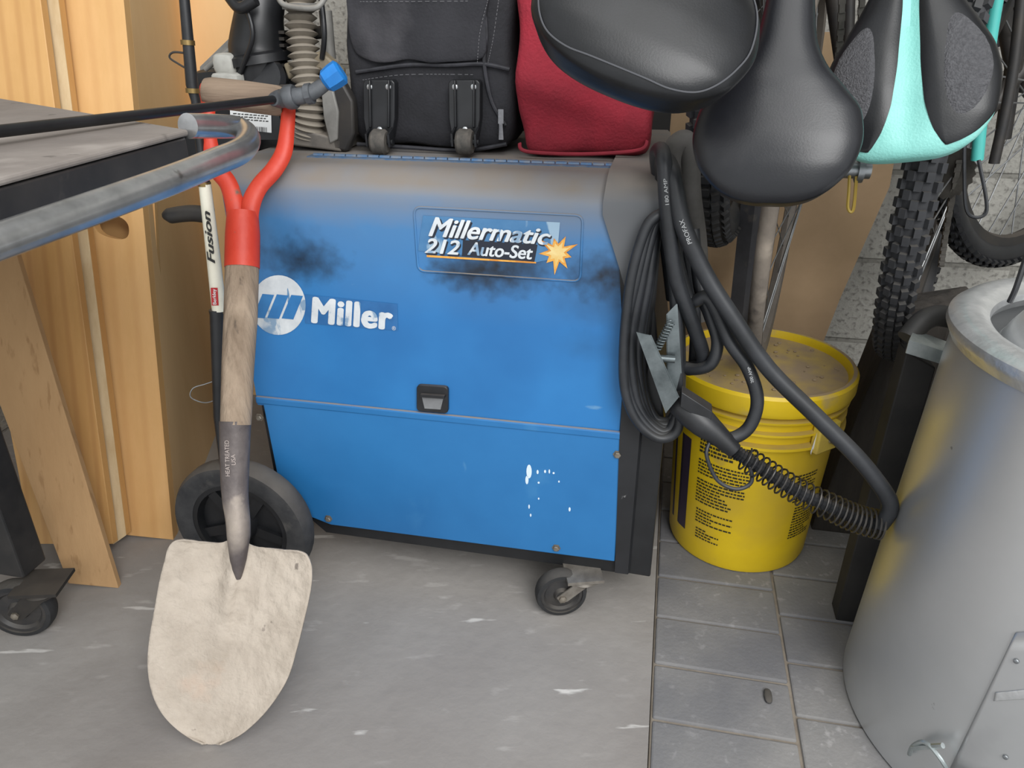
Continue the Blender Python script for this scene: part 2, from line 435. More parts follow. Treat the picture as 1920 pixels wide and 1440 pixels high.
mb.poly(TQ([(570,552),(745,570),(746,620),(572,606)],-.0009),1)
textmb(mb,'Miller',TQ([(583,606),(736,620),(738,573),(586,556)],-.0018),shear=.0,fat=.055,space=1.08)
textmb(mb,'®',TQ([(735,619),(742,619.5),(742,612),(735,611.5)],-.0018))
part('lettering',mb,[decw,M('decal_patch','#2c6ba5','#225b92',25,.5)],welder,smooth=0)
# latch
mb=MB(); lp=rrpath(TQ([(781,722),(840,726),(840,776),(781,771)],-.006),.08); mb.prism(lp,W*.008)
la=part('latch',mb,black,welder,bevel=.001)
mb=MB(); mb.prism(TQ([(790,740),(832,743),(826,768),(796,766)],-.0075),W*.003)
part('latch_paddle',mb,M('latch_grey','#6b6c6e','#7f8183',20,.4),la)
mb=MB(); mb.prism(TQ([(788,740),(833,743),(833,748),(788,745)],-.012),W*.006); part('latch_hood',mb,black,la)
for (x,y) in [(487,782),(1158,852),(616,972),(1043,1027)]:
    p=T(x,y,-.004); mb=MB(); mb.lathe([(.0072,0),(.0072,.001),(.0052,.0012),(.0052,.004),(.004,.005)],p,-W,seg=6)
    part('screw',mb,screwm,welder,smooth=20)
mb=MB()
for x,y,a,b in [(992,884,5,13),(988,900,3,8),(1008,885,2,4),(1022,884,2,3),(1030,884,1.5,4),(1038,887,2,2),(1010,905,2,2),(992,950,1.5,4),(995,966,1.5,3),(1068,955,2,4),(1010,935,1.5,2),(1048,903,1.5,2)]:
    mb.poly(circ((x,y),a,b,-.0048,14))
part('paint_drip',mb,M('drip_paint','#cfe0ee',None,rough=.5),welder,smooth=0,split=True)
mb=MB(); bz=M('hinge_metal','#7a8088','#4a6f96',60,.5,.4)
mb.box(R(-.28,.088,.7165),U,W,Z,.225,.010,.0012)
for i in range(26):
    s0=-.50+i*.0175
    mb.tube([R(s0,.092,.7172),R(s0+.0155,.092,.7172)],.0035,seg=8)
part('hinge',mb,bz,welder)
mb=MB(); mb.tube(cr([T(400,405,.06),T(360,400,.05),T(318,405,.04),T(312,408,.04)],6),[.014,.013,.012,.005],flat=.8)
part('rear_handle',mb,darkmetal,welder)
def thing_child(name,parent,c):
    o=bpy.data.objects.new(name,None); o.empty_display_size=.03; link(o); o.parent=parent; o.location=V(c)-WM(parent); LOC[o.name]=V(c); return o
def wheel(parent,c,ax,r,w,name='wheel',spk=6,mats=None):
    c=V(c); ax=V(ax).normalized()
    e=thing_child(name,parent,c)
    mb=MB(); ri=r*.70
    prof=[(ri,-w*.4),(r*.86,-w*.5),(r*.96,-w*.42),(r,-w*.2),(r,w*.2),(r*.96,w*.42),(r*.86,w*.5),(ri,w*.4)]
    mb.lathe(prof,c,ax,seg=48,loop=True,cap=False); part('tyre',mb,M('dusty_tyre','#26272a','#3a3a3b',25,.8,dust='#716a62',dlo=.1,dhi=1.2,speck=('#4d4b49',18,.6,.1)),e)
    mb=MB(); mb.lathe([(ri+.001,-w*.38),(ri-.008,-w*.38),(ri-.012,-w*.1),(ri-.012,w*.1),(ri-.008,w*.38),(ri+.001,w*.38)],c,ax,seg=48,loop=True,cap=False)
    mb.lathe([(.004,-w*.55),(r*.2,-w*.5),(r*.24,0),(r*.2,w*.5),(.004,w*.55)],c,ax,seg=24)
    mb.lathe([(r*.2,-w*.05),(ri,-w*.05),(ri,w*.05),(r*.2,w*.05)],c,ax,seg=36,loop=True,cap=False)
    a=V((1,0,0)) if abs(ax.x)<.9 else Z
    nn=(a-ax*a.dot(ax)).normalized(); bb=ax.cross(nn)
    for k in range(spk):
        q=2*math.pi*k/spk+.3; d=nn*math.cos(q)+bb*math.sin(q); pq=ax.cross(d)
        mb.box(c+d*(ri+r*.2)*.5,d,pq,ax,(ri-r*.18)*.5,r*.075,w*.22)
    part('hub',mb,mats or blackc,e); return e
wc=T(460,985,-.05); wc.z=.124
wheel(welder,wc,W,.123,.045,'rear_wheel',spk=5)
wc2=wc+W*.5; wheel(welder,wc2,W,.123,.045,'rear_wheel',spk=5)
mb=MB(); mb.tube([wc-W*.03,wc2],.008); part('axle',mb,darkmetal,welder)
hubm=M('caster_hub','#2a2a2c','#3d3a37',30,.5,dust='#6a645c',dlo=.5,dhi=1.4)
def caster(parent,c,f,r,w,top,name='caster',mat=None):
    e=thing_child(name,parent,c); c=V(c); f=V(f).normalized(); ax=Z.cross(f).normalized()
    if ax.y>0: ax=-ax
    mb=MB(); mb.lathe([(r*.80,-w*.35),(r*.82,-w*.45),(r*.95,-w*.42),(r,-w*.2),(r,w*.2),(r*.95,w*.42),(r*.82,w*.45),(r*.80,w*.35)],c,ax,seg=40,loop=True,cap=False); part('caster_tyre',mb,rubber,e)
    mb=MB(); mb.lathe([(.003,-w*.5),(r*.25,-w*.48),(r*.32,-w*.25),(r*.62,-w*.2),(r*.7,-w*.36),(r*.81,-w*.36),(r*.81,w*.36),(r*.7,w*.36),(r*.62,w*.2),(r*.32,w*.25),(r*.25,w*.48),(.003,w*.5)],c,ax,seg=36); part('caster_hub',mb,hubm,e)
    tp=V((c.x,c.y,top))+f*r*.85
    mb=MB()
    for sg in (-1,1):
        o=ax*sg*w*.56
        mb.prism([c+o-f*r*.22+Z*r*.05,c+o-f*r*.08-Z*r*.22,c+o+f*r*.2-Z*r*.15,c+o+f*r*.9+Z*r*.45,tp+o+f*r*.5,tp+o-f*r*.45],ax*sg*.0022)
    mb.box(tp+Z*.001,ax,f,Z,w*.62,r*.5,.002); mb.lathe([(r*.42,-.006),(r*.55,.0),(r*.42,.008)],tp,Z,seg=24)
    part('caster_fork',mb,mat or steel,e,smooth=30)
    mb=MB(); mb.lathe([(.0065,-.001),(.0065,.004),(.003,.006)],c+ax*w*.62,ax,seg=6); part('axle_bolt',mb,screwm,e)
    mb=MB(); mb.box(tp+Z*(.011),ax,f,Z,r*.6,r*.7,.003); part('caster_plate',mb,mat or steel,e)
    return e
zincd=M('dirty_zinc','#8a857d','#6d6760',40,.55,.4)
k=G(1050,1146,0); k.z=.043
caster(welder,k,(U*.92+W*.3),.043,.028,.068,mat=zincd)
caster(welder,k+W*.36,(U*.9+W*.3),.043,.028,.068,mat=zincd)

# ---- cables on welder front
gun=thing('welding_cable_coil','coiled black welding cables with clamp hung on the machine','cable',T(1230,400,-.02))
def cab(name,pts,r,mat=cablem,parent=None,n=8,seg=12,label=None):
    mb=MB(); mb.tube(cr([T(x,y,t) for x,y,t in pts],n),r,seg=seg); return part(name,mb,mat,parent or gun,label=label)
jr=random.Random(11)
for k in range(6):
    d=k*8; tt=-.034+.005*k
    J=lambda: jr.uniform(-5,5)
    cab('cable_loop',[(1243-d*.1,398+d*.3,tt+.01),(1213+d*.5+J(),425,tt+.005),(1183+d+J(),520,tt),(1166+d+J(),640,tt),(1172+d+J(),730,tt),(1195+d*.8,790-d*.3+J(),tt),(1236+d*.3,822-d*.8,tt),(1270-d*.2+J(),805-d*.6,tt+.005),(1276-d*.1+J(),740,tt+.01),(1270+d*.1+J(),600,tt+.012),(1256+d*.4,480,tt+.012),(1244,410,tt+.012)],.0064 if k%2 else .0070)
cab('thick_cable',[(1262,560,.05),(1246,420,.04),(1236,330,.03),(1232,290,.01),(1240,282,-.01),(1246,310,-.03),(1252,400,-.035),(1268,520,-.03),(1300,610,-.02),(1318,670,.0),(1300,690,.01),(1285,690,.02)],.010)
cab('thick_cable',[(1246,360,.03),(1244,300,.0),(1262,330,-.03),(1280,420,-.04),(1320,510,-.04),(1370,590,-.045),(1440,690,-.05),(1530,780,-.06),(1610,860,-.07),(1660,925,-.075),(1668,955,-.075),(1650,984,-.07)],.0112)
cab('thick_cable',[(1262,460,.0),(1292,560,-.01),(1330,560,-.02),(1368,640,-.03),(1402,690,-.035),(1420,750,-.04),(1405,800,-.045),(1370,822,-.05),(1330,815,-.05)],.009)
cab('thick_cable',[(1300,700,.03),(1304,600,.04),(1296,520,.05),(1280,440,.06),(1262,380,.05)],.008)
cab('thick_cable',[(1285,690,.0),(1310,692,-.01),(1335,680,-.015),(1345,640,-.01),(1330,590,.0),(1312,540,.01),(1300,430,.03)],.0085)
mb=MB(); mb.tube(cr([T(1272,480,.06),T(1268,380,.05),T(1258,300,.04),T(1272,268,.04),T(1292,275,.045),T(1296,360,.05),T(1310,470,.06),T(1312,600,.07)],8),[.012,.013,.014,.014,.014,.013,.012],flat=.8)
part('gun_handle',mb,M('dusty_grey','#5d5a57','#45433f',12,.8),gun)
zinc=M('galvanised','#b3b9b9','#8f9898',22,.35,.7)
zclamp=M('clamp_steel','#7d8587','#5b6264',22,.38,.75)
e=thing_child('work_clamp',gun,T(1235,670,-.06))
mb=MB()
A=[(1193,622),(1219,628),(1272,745),(1248,774)]
mb.prism(TQ(A,-.062),-W*.0015); mb.prism([T(1193,622,-.062),T(1248,774,-.062),T(1248,774,-.04),T(1193,622,-.04)],U*.0015); mb.prism([T(1219,628,-.062),T(1272,745,-.062),T(1272,745,-.04),T(1219,628,-.04)],U*.0015)
part('clamp_jaw',mb,zclamp,e,smooth=0)
mb=MB(); B=[(1249,590),(1268,570),(1276,700),(1264,748),(1250,700)]
mb.prism(TQ(B,-.045),W*.002); mb.prism([T(1249,590,-.045),T(1250,700,-.045),T(1250,700,-.025),T(1249,590,-.025)],U*.0015); mb.prism([T(1268,570,-.045),T(1276,700,-.045),T(1276,700,-.025),T(1268,570,-.025)],U*.0015)
part('clamp_jaw',mb,zclamp,e,smooth=0)
mb=MB(); mb.lathe([(.005,-.014),(.005,.018)],T(1240,672,-.052),U,seg=12); part('clamp_pin',mb,zclamp,e)
h=[];p0=T(1232,655,-.055);p1=T(1258,604,-.05)
for i in range(81):
    a=i/80; q=a*10*2*math.pi; h.append(p0.lerp(p1,a)+W*.005*math.cos(q)+U*.005*math.sin(q))
mb=MB(); mb.tube(h,.0012,seg=6); part('clamp_spring',mb,zclamp,e)
mb=MB(); mb.tube(cr([T(1262,742,-.03),T(1285,765,-.04),T(1320,795,-.05),T(1345,815,-.055),T(1378,846,-.06)],6),[.011,.019,.021,.02,.017,.014,.011],seg=14)
mb.box(T(1305,760,-.05),(T(1340,800,-.05)-T(1285,765,-.05)),W,Z,.025,.012,.011)
part('cable_plug',mb,black,gun,bevel=.001)
pa=cr([T(x,y,t) for x,y,t in [(1378,846,-.06),(1430,880,-.062),(1490,918,-.065),(1560,952,-.068),(1610,974,-.07),(1655,985,-.07)]],10)
mb=MB(); pp=resamp(pa,90); mb.tube(pp,[.0075+.003*(i%2) for i in range(90)],seg=10); part('strain_relief',mb,black,gun,smooth=0)
def coil(path,r,turns,n=16):
    tot=turns*n; o=[]; ps_=resamp(path,tot+1); N0=None
    for i,p in enumerate(ps_):
        t=(ps_[min(i+1,tot)]-ps_[max(i-1,0)]).normalized(); a=Z if N0 is None else N0
        N0=(a-t*a.dot(t)).normalized(); B=t.cross(N0); q=2*math.pi*i/n; rq=r(i/tot) if callable(r) else r
        o.append(p+N0*math.cos(q)*rq+B*math.sin(q)*rq)
    return o
mb=MB(); mb.tube(coil(pa[4:],lambda a:.017+.003*a,24),.0014,seg=6); part('spring',mb,M('spring_steel','#3c3c3d','#5a5652',40,.4,.7),gun)
cab('trigger_wire',[(1330,830,-.06),(1325,855,-.07),(1345,900,-.075),(1380,917,-.075),(1408,905,-.07),(1405,875,-.065),(1380,855,-.06)],.0028)
def seqtext(s,p0,p1,h,t,fat=.01):
    mb=MB(); a=T(*p0,t); b=T(*p1,t); d=(b-a).normalized(); nrm=(-W).cross(d).normalized()
    textmb(mb,s,[a-nrm*h/2,b-nrm*h/2,b+nrm*h/2,a+nrm*h/2],fat=fat); part('cable_print',mb,stencil,gun,smooth=0)
seqtext('180 AMP',(1251,384),(1247,335),.0045,-.0465)
seqtext('PROFAX',(1294,457),(1277,412),.0055,-.0532)
seqtext('200 AMP',(1411,718),(1404,688),.004,-.0455)

# ================= SHOVEL
Pt=G(398,1396,.004)
gp=hit(462,182,(0,Pt.y+.42,0),(0,1,0))
ax=(gp-Pt).normalized(); sx=V((1,0,0)); sn=ax.cross(sx).normalized()
if sn.y>0: sn=-sn
def S(px,py,o=0): return hit(px,py,Pt+sn*o,sn)
sh=thing('shovel','round-point shovel with red D-handle frame leaning on the welding machine','shovel',Pt)
clay=M('clay_steel','#b4a99c','#a4998c',16,.92,bump=.6,bscale=60,ramp=(.38,.62),speck=('#b39b89',5,.60,.08),speck2=('#938878',9,.60,.12),speck3=('#7d746b',40,.70,.04))
rows=[((345,1012),(558,1033)),((326,1015),(575,1040)),((315,1028),(584,1060)),((309,1050),(585,1085)),((300,1085),(581,1115)),((290,1140),(571,1160)),((280,1200),(558,1212)),((277,1248),(542,1266)),((284,1295),(520,1306)),((300,1332),(492,1342)),((325,1362),(462,1370)),((352,1382),(436,1386)),((380,1395),(412,1396))]
nC=60; L_=cr([(a[0],a[1],0) for a,b in rows],8); R_=cr([(b[0],b[1],0) for a,b in rows],8)
mb=MB()
for i,(l,r) in enumerate(zip(L_,R_)):
    v=max(0,(l.y-1015)/380)
    for j in range(nC+1):
        a=j/nC; x=l.x+(r.x-l.x)*a; y=l.y+(r.y-l.y)*a
        e=(a-.47)*2
        o=.018*(e*e)*(1-v*.6) - .004
        if v<.6: o+= .018*math.exp(-(e/.12)**2)*(1-v/.6)
        nn_=noise.fractal(V((x/28,y/28,0)),1,2,5)
        edge=min(1,min(j,nC-j)/7,i/8)
        o+=(min(.3,max(0,nn_-.05)))*.006*edge*(1 if v<.4 else .3)
        p2=ax*(.010*math.exp(-(e/.2)**2)*(1-i/8)) if i<8 else V((0,0,0))
        mb.v.append(S(x,y,o)+p2)
for i in range(len(L_)-1):
    for j in range(nC):
        q=i*(nC+1)+j; mb.f.append([q,q+1,q+nC+2,q+nC+1]); mb.m.append(0)
part('blade',mb,clay,sh,solid=.0025,smooth=60)
mb=MB(); mb.tube(cr([S(446,1085,.004),S(447,1040,.010),S(447,985,.014),S(441,930,.014),S(440,870,.013),S(441,790,.013)],6),[.004,.011,.0155,.0165,.018,.0195,.021],seg=16)
part('socket',mb,[M('rust_socket','#4d4646','#6e6663',14,.6,.2,bump=.2,speck=('#8f857c',22,.60,.06),speck2=('#a0958a',5,.56,.1))],sh)
mb=MB(); textmb(mb,'HEAT TREATED',[S(431,893,.0355),S(429,826,.0355),S(421,826,.0355),S(423,893,.0355)]); textmb(mb,'USA',[S(442,872,.0358),S(441,852,.0358),S(433,852,.0358),S(434,872,.0358)])
part('stamped_lettering',mb,M('stamp','#a89c96',None,rough=.7),sh,smooth=0)
wood_old=M('weathered_wood','#9c8a77','#7b6a59',30,.85,stretch=(1,1,.06),bump=.6,bscale=70,ramp=(.38,.62),speck=('#5e5145',50,.63,.04,(1,1,.05)))
mb=MB(); mb.tube([S(442,796,.013),S(446,690,.013),S(451,600,.013),S(454,498,.013)],[.0205,.0215,.0225,.0225],seg=20); part('shaft',mb,wood_old,sh)
red=M('worn_red_paint','#b8321f','#c6412c',14,.5,speck=('#6a5a4d',24,.60,.05),bump=.1)
mb=MB(); mb.tube([S(454,502,.013),S(455,440,.013),S(455,400,.012)],[.0235,.0232,.021],seg=20)
for sg,ps__ in ((-1,[(443,430),(440,385),(428,345),(408,318),(396,285),(390,240),(390,192),(388,170)]),(1,[(466,430),(470,385),(486,350),(514,318),(532,285),(538,245),(541,205),(541,190)])):
    mb.tube(cr([S(x,y,.012) for x,y in ps__],6),[.0125,.0135,.0125,.0125,.012,.0105,.010,.012],seg=12,flat=.75,ref=(1,0,0))
part('handle_frame',mb,red,sh)
gm=M('grey_wood_grip','#95826f','#6e5e50',22,.85,stretch=(.1,1,1),bump=.5,speck=('#53483f',40,.62,.05,(.06,1,1)))
mb=MB(); mb.tube([S(386,172,.012),S(400,174,.012),S(460,181,.012),S(520,189,.012),S(534,191,.012)],[.018,.0205,.021,.0205,.018],seg=20); part('grip',mb,gm,sh)
mb=MB(); mb.tube([S(380,171,.012),S(548,193,.012)],.005,seg=8); part('grip_pin',mb,red,sh)
for x,y in ((382,171),(546,192)):
    mb=MB(); mb.lathe([(.011,-.002),(.011,.002)],S(x,y,.012),(1,0,-.1),seg=14); part('rivet',mb,red,sh)

# ================= FISHING ROD
rod=thing('fishing_rod','black fishing rod with cream grip leaning against the machine','fishing rod',G(425,1010,.0))
def RP(px,py): return hit(px,py,(0,1.03,0),(0,1,-.06))
cream=M('cream_grip','#ece9d8','#dfdac6',20,.45)
mb=MB(); mb.tube([RP(430,1000),RP(420,880),RP(411,780),RP(408,590),RP(406,580)],[.004,.006,.009,.0115,.0115]); part('butt',mb,black,rod)
mb=MB(); mb.tube([RP(411,582),RP(400,480),RP(384,345)],[.0105,.010,.0085],seg=24); part('grip',mb,cream,rod)
mb=MB(); mb.tube([RP(384,345),RP(378,300),RP(366,190),RP(360,160),RP(344,-20),RP(325,-220)],[.0075,.006,.0055,.008,.0065,.006]); part('blank',mb,black,rod)
for x,y in ((383,345),(361,170),(352,80),(410,583)):
    mb=MB(); mb.lathe([(.009,-.003),(.009,.003)],RP(x,y),RP(x-10,y-100)-RP(x,y),seg=16); part('ring',mb,M('gold_ring','#8a744a',None,rough=.35,metal=.8),rod)
o=V((0,-.0112,0))
mb=MB(); textmb(mb,'Fusion',[p+o for p in (RP(409,490),RP(399,392),RP(385,392),RP(395,490))],shear=.3,fat=.03)
part('lettering',mb,ink_b,rod,smooth=0)
mb=MB(); mb.poly([p+o for p in (RP(402,568),RP(415,568),RP(413,535),RP(400,535))]); part('red_badge',mb,M('badge_red','#b32025',None,rough=.5),rod,smooth=0)
mb=MB(); textmb(mb,'Berkley',[p+o*1.05 for p in (RP(413,566),RP(411.5,537),RP(403,537),RP(404.5,566))],fat=.02); part('lettering',mb,white,rod,smooth=0)
mb=MB(); mb.tube(cr([RP(415,745),RP(385,755),RP(358,745),RP(362,728),RP(385,720),RP(408,712)],6),.0009,seg=6); part('line_loop',mb,steel,rod)
mb=MB(); mb.tube(cr([RP(352,130),RP(335,120),RP(318,108),RP(325,98),RP(350,100)],6),.0014,seg=6); part('line_guide',mb,darkmetal,rod)

# ================= CART
cart=thing('workbench_cart','dusty grey-topped rolling workbench with black frame and bent pipe handle','cart',V((-.79,.93,0)))
Z0=.80
Ac=G(352,243,Z0); Bc=G(0,333,Z0); dr=(Ac-Bc).normalized(); B2=Ac-dr*.62
bk=(G(0,184,Z0)-Ac).normalized(); Cc=Ac+bk*.80; D2=Cc-dr*.62
topm=M('dusty_top','#857e78','#726b66',6,.85,bump=.1,speck=('#938c86',9,.58,.12),speck2=('#5f5954',25,.64,.05))
blk=M('black_frame','#232324','#333130',16,.5,speck=('#5c5751',12,.6,.1))
mb=MB(); mb.prism([Ac,B2,D2,Cc],-Z*.006); part('top',mb,topm,cart,smooth=0,bevel=.002)
mb=MB()
def rail(a,b,h=.028,w=.02): 
    d=(b-a).normalized(); nrm=Z.cross(d).normalized(); c=(a+b)/2-Z*(.007+h/2)
    mb.box(c,d,nrm,Z,(a-b).length/2,w/2,h/2)
ins=(V((-.6,-.1,0))).normalized()*.012
rail(Ac+ins,B2+ins); rail(Ac+ins,Cc+ins); rail(Cc,D2); rail(B2,D2)
part('frame',mb,blk,cart,smooth=0,bevel=.002)
pipe=M('pipe_steel','#c3c4c5','#a2a3a4',30,.27,.85,speck=('#7f7d7b',35,.66,.06))
mb=MB()
pts=[G(352,236,.803),G(410,237,.797),G(448,240,.79),G(466,258,.785),G(452,282,.782)]
q1=G(300,345,.775); q0=G(0,452,.765); q2=q0-(q1-q0)*.5
mb.tube(cr(pts+[G(400,305,.780),q1,q0,q2],8),.0125,seg=20); part('pipe_handle',mb,pipe,cart)
lx=V((-.79,.95,0))
for o_ in (V((0,0,0)),-U*.55+W*.06):
    mb=MB(); mb.box(V((lx.x,lx.y,.445))+o_,U,W,Z,.028,.024,.335); part('leg',mb,blk,cart,smooth=0,bevel=.003)
mb=MB(); mb.box(lx-U*.27+W*.03+Z*.62,(U*.55-W*.06),W,Z,.27,.015,.015); part('brace',mb,blk,cart,smooth=0,bevel=.002)
mb=MB(); mb.box(lx-U*.27+W*.03+Z*.14,(U*.55-W*.06),W,Z,.27,.018,.02); part('brace',mb,blk,cart,smooth=0,bevel=.002)
cc=G(58,1184,0); cc.z=.052
caster(cart,cc,(U*.95+W*.25),.052,.030,.088,mat=darkmetal)
caster(cart,cc-U*.55+W*.06,(U*.95+W*.25),.052,.030,.088,mat=darkmetal)

wa=thing('sprayer_wand','black sprayer wand with blue nozzle cap lying across the shovel grip','sprayer',S(460,190,.03))
e2=S(520,186,.045); e1=G(0,246,.812)
mb=MB(); far=e1-(e2-e1)*.5; mb.tube([far,e1,e2],.0055,seg=12); part('lance',mb,blackc,wa)
dd=(e2-e1).normalized()
p3=S(545,182,.05); p4=S(580,176,.055); p5=S(612,155,.06); p6=S(622,146,.062)
mb=MB(); mb.tube(cr([e2-dd*.01,e2+dd*.008,p3,p4,p5],5),[.008,.012,.0125,.011,.010,.009],seg=14)
mb.lathe([(.015,-.007),(.016,-.004),(.016,.004),(.015,.007)],p3,p4-p3,seg=10); mb.lathe([(.0135,-.004),(.0135,.004)],p4,p4-p3,seg=10)
part('elbow_fitting',mb,M('grey_fitting','#34363a','#55585c',20,.5),wa)
mb=MB(); mb.lathe([(.011,-.012),(.015,-.008),(.0165,.004),(.0165,.014),(.012,.017),(.004,.017)],p6,(p6-p4),seg=8); part('nozzle_cap',mb,M('blue_cap','#1f7bc8','#1a6db5',20,.4),wa)

# ================= BOARDS
def pine(nm,a,b,g,sc=10,am=.6):
    return M(nm,a,b,5,.5,stretch=(6,6,.25),ramp=(.3,.7),bump=.02,wave=dict(scale=sc,dist=4,ds=.5,stretch=(1,.2,.07),col=g,amt=am,lo=.55,hi=1))
pine1=pine('pine_a','#cfa268','#c5985d','#ac7b48',12,.4); pine2=pine('pine_b','#d8ac74','#cfa268','#bd8b54',9,.3)
ply=M('ply_edge','#d6c09a','#bfa47b',30,.7,stretch=(1,1,.1)); tan=M('plywood_tan','#c9a06a','#bd935f',4,.6,stretch=(1,1,.3),bump=.03)
sidetan=M('side_tan','#efca97','#e6bd86',4,.6,stretch=(1,1,.3),bump=.03)
kl=.27
def lean(px,py,y0,k=kl): return hit(px,py,(0,y0,0),V((0,1,-k)))
def boardthing(name,label,pix,y0,th,mats,k=kl):
    pts=[lean(x,y,y0,k) for x,y in pix]
    mn=min(pts,key=lambda p:p.z)
    t=thing(name,label,'board',V((mn.x,mn.y,0)))
    nb=V((0,1,-k)).normalized()
    mb=MB(); mb.prism(pts,nb*th); part('panel',mb,mats,t,smooth=0,bevel=.001); return t,pts
ct=thing('wooden_frame','varnished pine frame with rounded handle hole, leaning back','wooden frame',G(325,1012))
yC=G(325,1012).y
def subd_board(outer,hole,y0,th,k):
    bm=bmesh.new()
    pts=[lean(x,y,y0,k) for x,y in outer]; hp=[lean(x,y,y0,k) for x,y in hole]
    nb=V((0,1,-k)).normalized()
    ov=[bm.verts.new(p) for p in pts]; hv=[bm.verts.new(p) for p in hp]
    es=[bm.edges.new((ov[i],ov[(i+1)%len(ov)])) for i in range(len(ov))]+[bm.edges.new((hv[i],hv[(i+1)%len(hv)])) for i in range(len(hv))]
    bmesh.ops.triangle_fill(bm,edges=es,use_beauty=True)
    r=bmesh.ops.extrude_face_region(bm,geom=bm.faces[:])
    bmesh.ops.translate(bm,vec=nb*th,verts=[g for g in r['geom'] if isinstance(g,bmesh.types.BMVert)])
    mb=MB(); bm.verts.index_update()
    mb.v=[v.co.copy() for v in bm.verts]; mb.f=[[v.index for v in f.verts] for f in bm.faces]; mb.m=[0]*len(mb.f); bm.free(); return mb
hole=[]
for i in range(24):
    a=2*math.pi*i/24; x=33*math.copysign(abs(math.cos(a))**.7,math.cos(a)); y=22*math.copysign(abs(math.sin(a))**.8,math.sin(a)); hole.append((209+x,424+y+x*.25))
mb=subd_board([(60,-120),(221,-120),(232,0),(325,1012),(160,995)],hole,yC,.02,kl)
part('front_board',mb,pine2,ct,smooth=0)
nb=V((0,1,-kl)).normalized()
mb=MB(); mb.prism([lean(x,y,yC)+nb*.05 for x,y in [(100,300),(262,330),(275,560),(110,560)]],nb*.01); part('back_board',mb,tan,ct,smooth=0)
mb=MB()
f0=lean(325,1012,yC)+nb*.02; f1=lean(221,-120,yC)+nb*.02; bd=V((-.075,.46,0))
mb.prism([f0+V((0,0,.002)),f1,f1+bd,f0+bd],V((-.018,0,0))); part('side_board',mb,sidetan,ct,smooth=0,bevel=.001)
# tall plywood sheet standing against the back wall, seen between frame and machine
a1=SZ(470,60,.66)[0]; a0=SZ(250,60,.66)[0]-.1
mb=MB(); mb.prism([R(a0,.62,.0),R(a1,.62,0),R(a1,.69,1.5),R(a0,.69,1.5)],W*.012)
part('plywood_sheet',mb,sidetan,None,smooth=0,bevel=.001,label='tall pale plywood sheet leaning against the block wall',cat='board')
b1,_=boardthing('pine_board','long pine board with pale plywood edge leaning back',[(-60,-120),(97,-120),(110,0),(237,1003),(214,1020),(90,1000)],yC-.03,.018,pine1)
mb=MB(); pp=[lean(x,y,yC-.0305) for x,y in [(64,-120),(97,-120),(110,0),(237,1003),(213,1020),(80,0)]]; mb.prism(pp,V((0,-.001,0))); part('board_edge',mb,ply,b1,smooth=0)
b2,_=boardthing('pine_board','long knotty pine board leaning among other boards',[(-160,-120),(60,-120),(76,0),(212,1020),(60,1020),(-80,300)],yC-.06,.018,pine1)
card=M('corrugated_brown','#b8946a','#ad8960',12,.9,bump=.2,bscale=60,stretch=(1,1,.2),speck3=('#a07c55',90,.60,.1,(1,1,.08)))
b3,_=boardthing('cardboard_strip','brown corrugated cardboard strip leaning on the boards',[(-60,380),(8,400),(38,500),(222,1103),(128,1094),(0,760),(-60,560)],G(222,1103).y,.012,card,k=.24)

# ================= ITEMS ON TOP OF WELDER
ZT=.716
bagf=M('black_fabric','#19191d','#232328',20,.85,bump=.15,bscale=250,dust='#514c49',dlo=.5,dhi=1.7)
bagf2=M('charcoal_fabric','#28282d','#1f1f24',10,.85,bump=.15,bscale=250,speck=('#3a393d',6,.58,.1))
piping=M('dusty_piping','#15161a','#303036',30,.7)
bagT=.155
sL=SZ(664,270,bagT)[0]; sR=SZ(960,270,bagT)[0]
bag=thing('rolling_bag','black fabric rolling bag with two small wheels, on the welding machine','bag',R((sL+sR)/2,bagT+.1,ZT))
bc=R((sL+sR)/2,bagT+.1,ZT+.010+.25)
mb=MB(); mb.rbox(bc,U,W,Z,(sR-sL)/2,.1,.25,e=14,n=24,nz=.008,nf=14); part('body',mb,bagf,bag)
mb=MB(); mb.rbox(R((sL+sR)/2-.012,bagT-.001,ZT+.245),U,W,Z,(sR-sL)/2-.022,.010,.115,e=12,n=18,nz=.006,nf=22); part('pocket',mb,bagf2,bag)
def Tb(px,py,t=bagT-.004): return T(px,py,t)
for ps__ in ([(668,135),(760,122),(840,122),(905,120),(956,130)],[(905,0),(912,60),(908,118),(922,190),(948,235)],[(670,270),(760,276),(870,282),(950,270)]):
    mb=MB(); mb.tube(cr([Tb(*p) for p in ps__],6),.003,seg=8); part('piping',mb,piping,bag)
st=M('stitch','#6b6b6e',None,rough=.8)
def stitches(pa,t,step=.006,r=.0004):
    mb=MB(); pts=cr([T(x,y,t) for x,y in pa],10)
    for a,b in zip(pts,pts[1:]):
        n=max(1,int((b-a).length/step))
        for i in range(n): mb.tube([a.lerp(b,i/n),a.lerp(b,(i+.6)/n)],r,seg=4)
    part('stitching',mb,st,bag)
for ps__ in ([(675,3),(760,3),(880,2)],[(915,0),(900,60),(895,118)],[(935,0),(925,70),(915,118)]): stitches(ps__,bagT-.015)
stitches([(680,150),(760,140),(890,140)],bagT-.004)
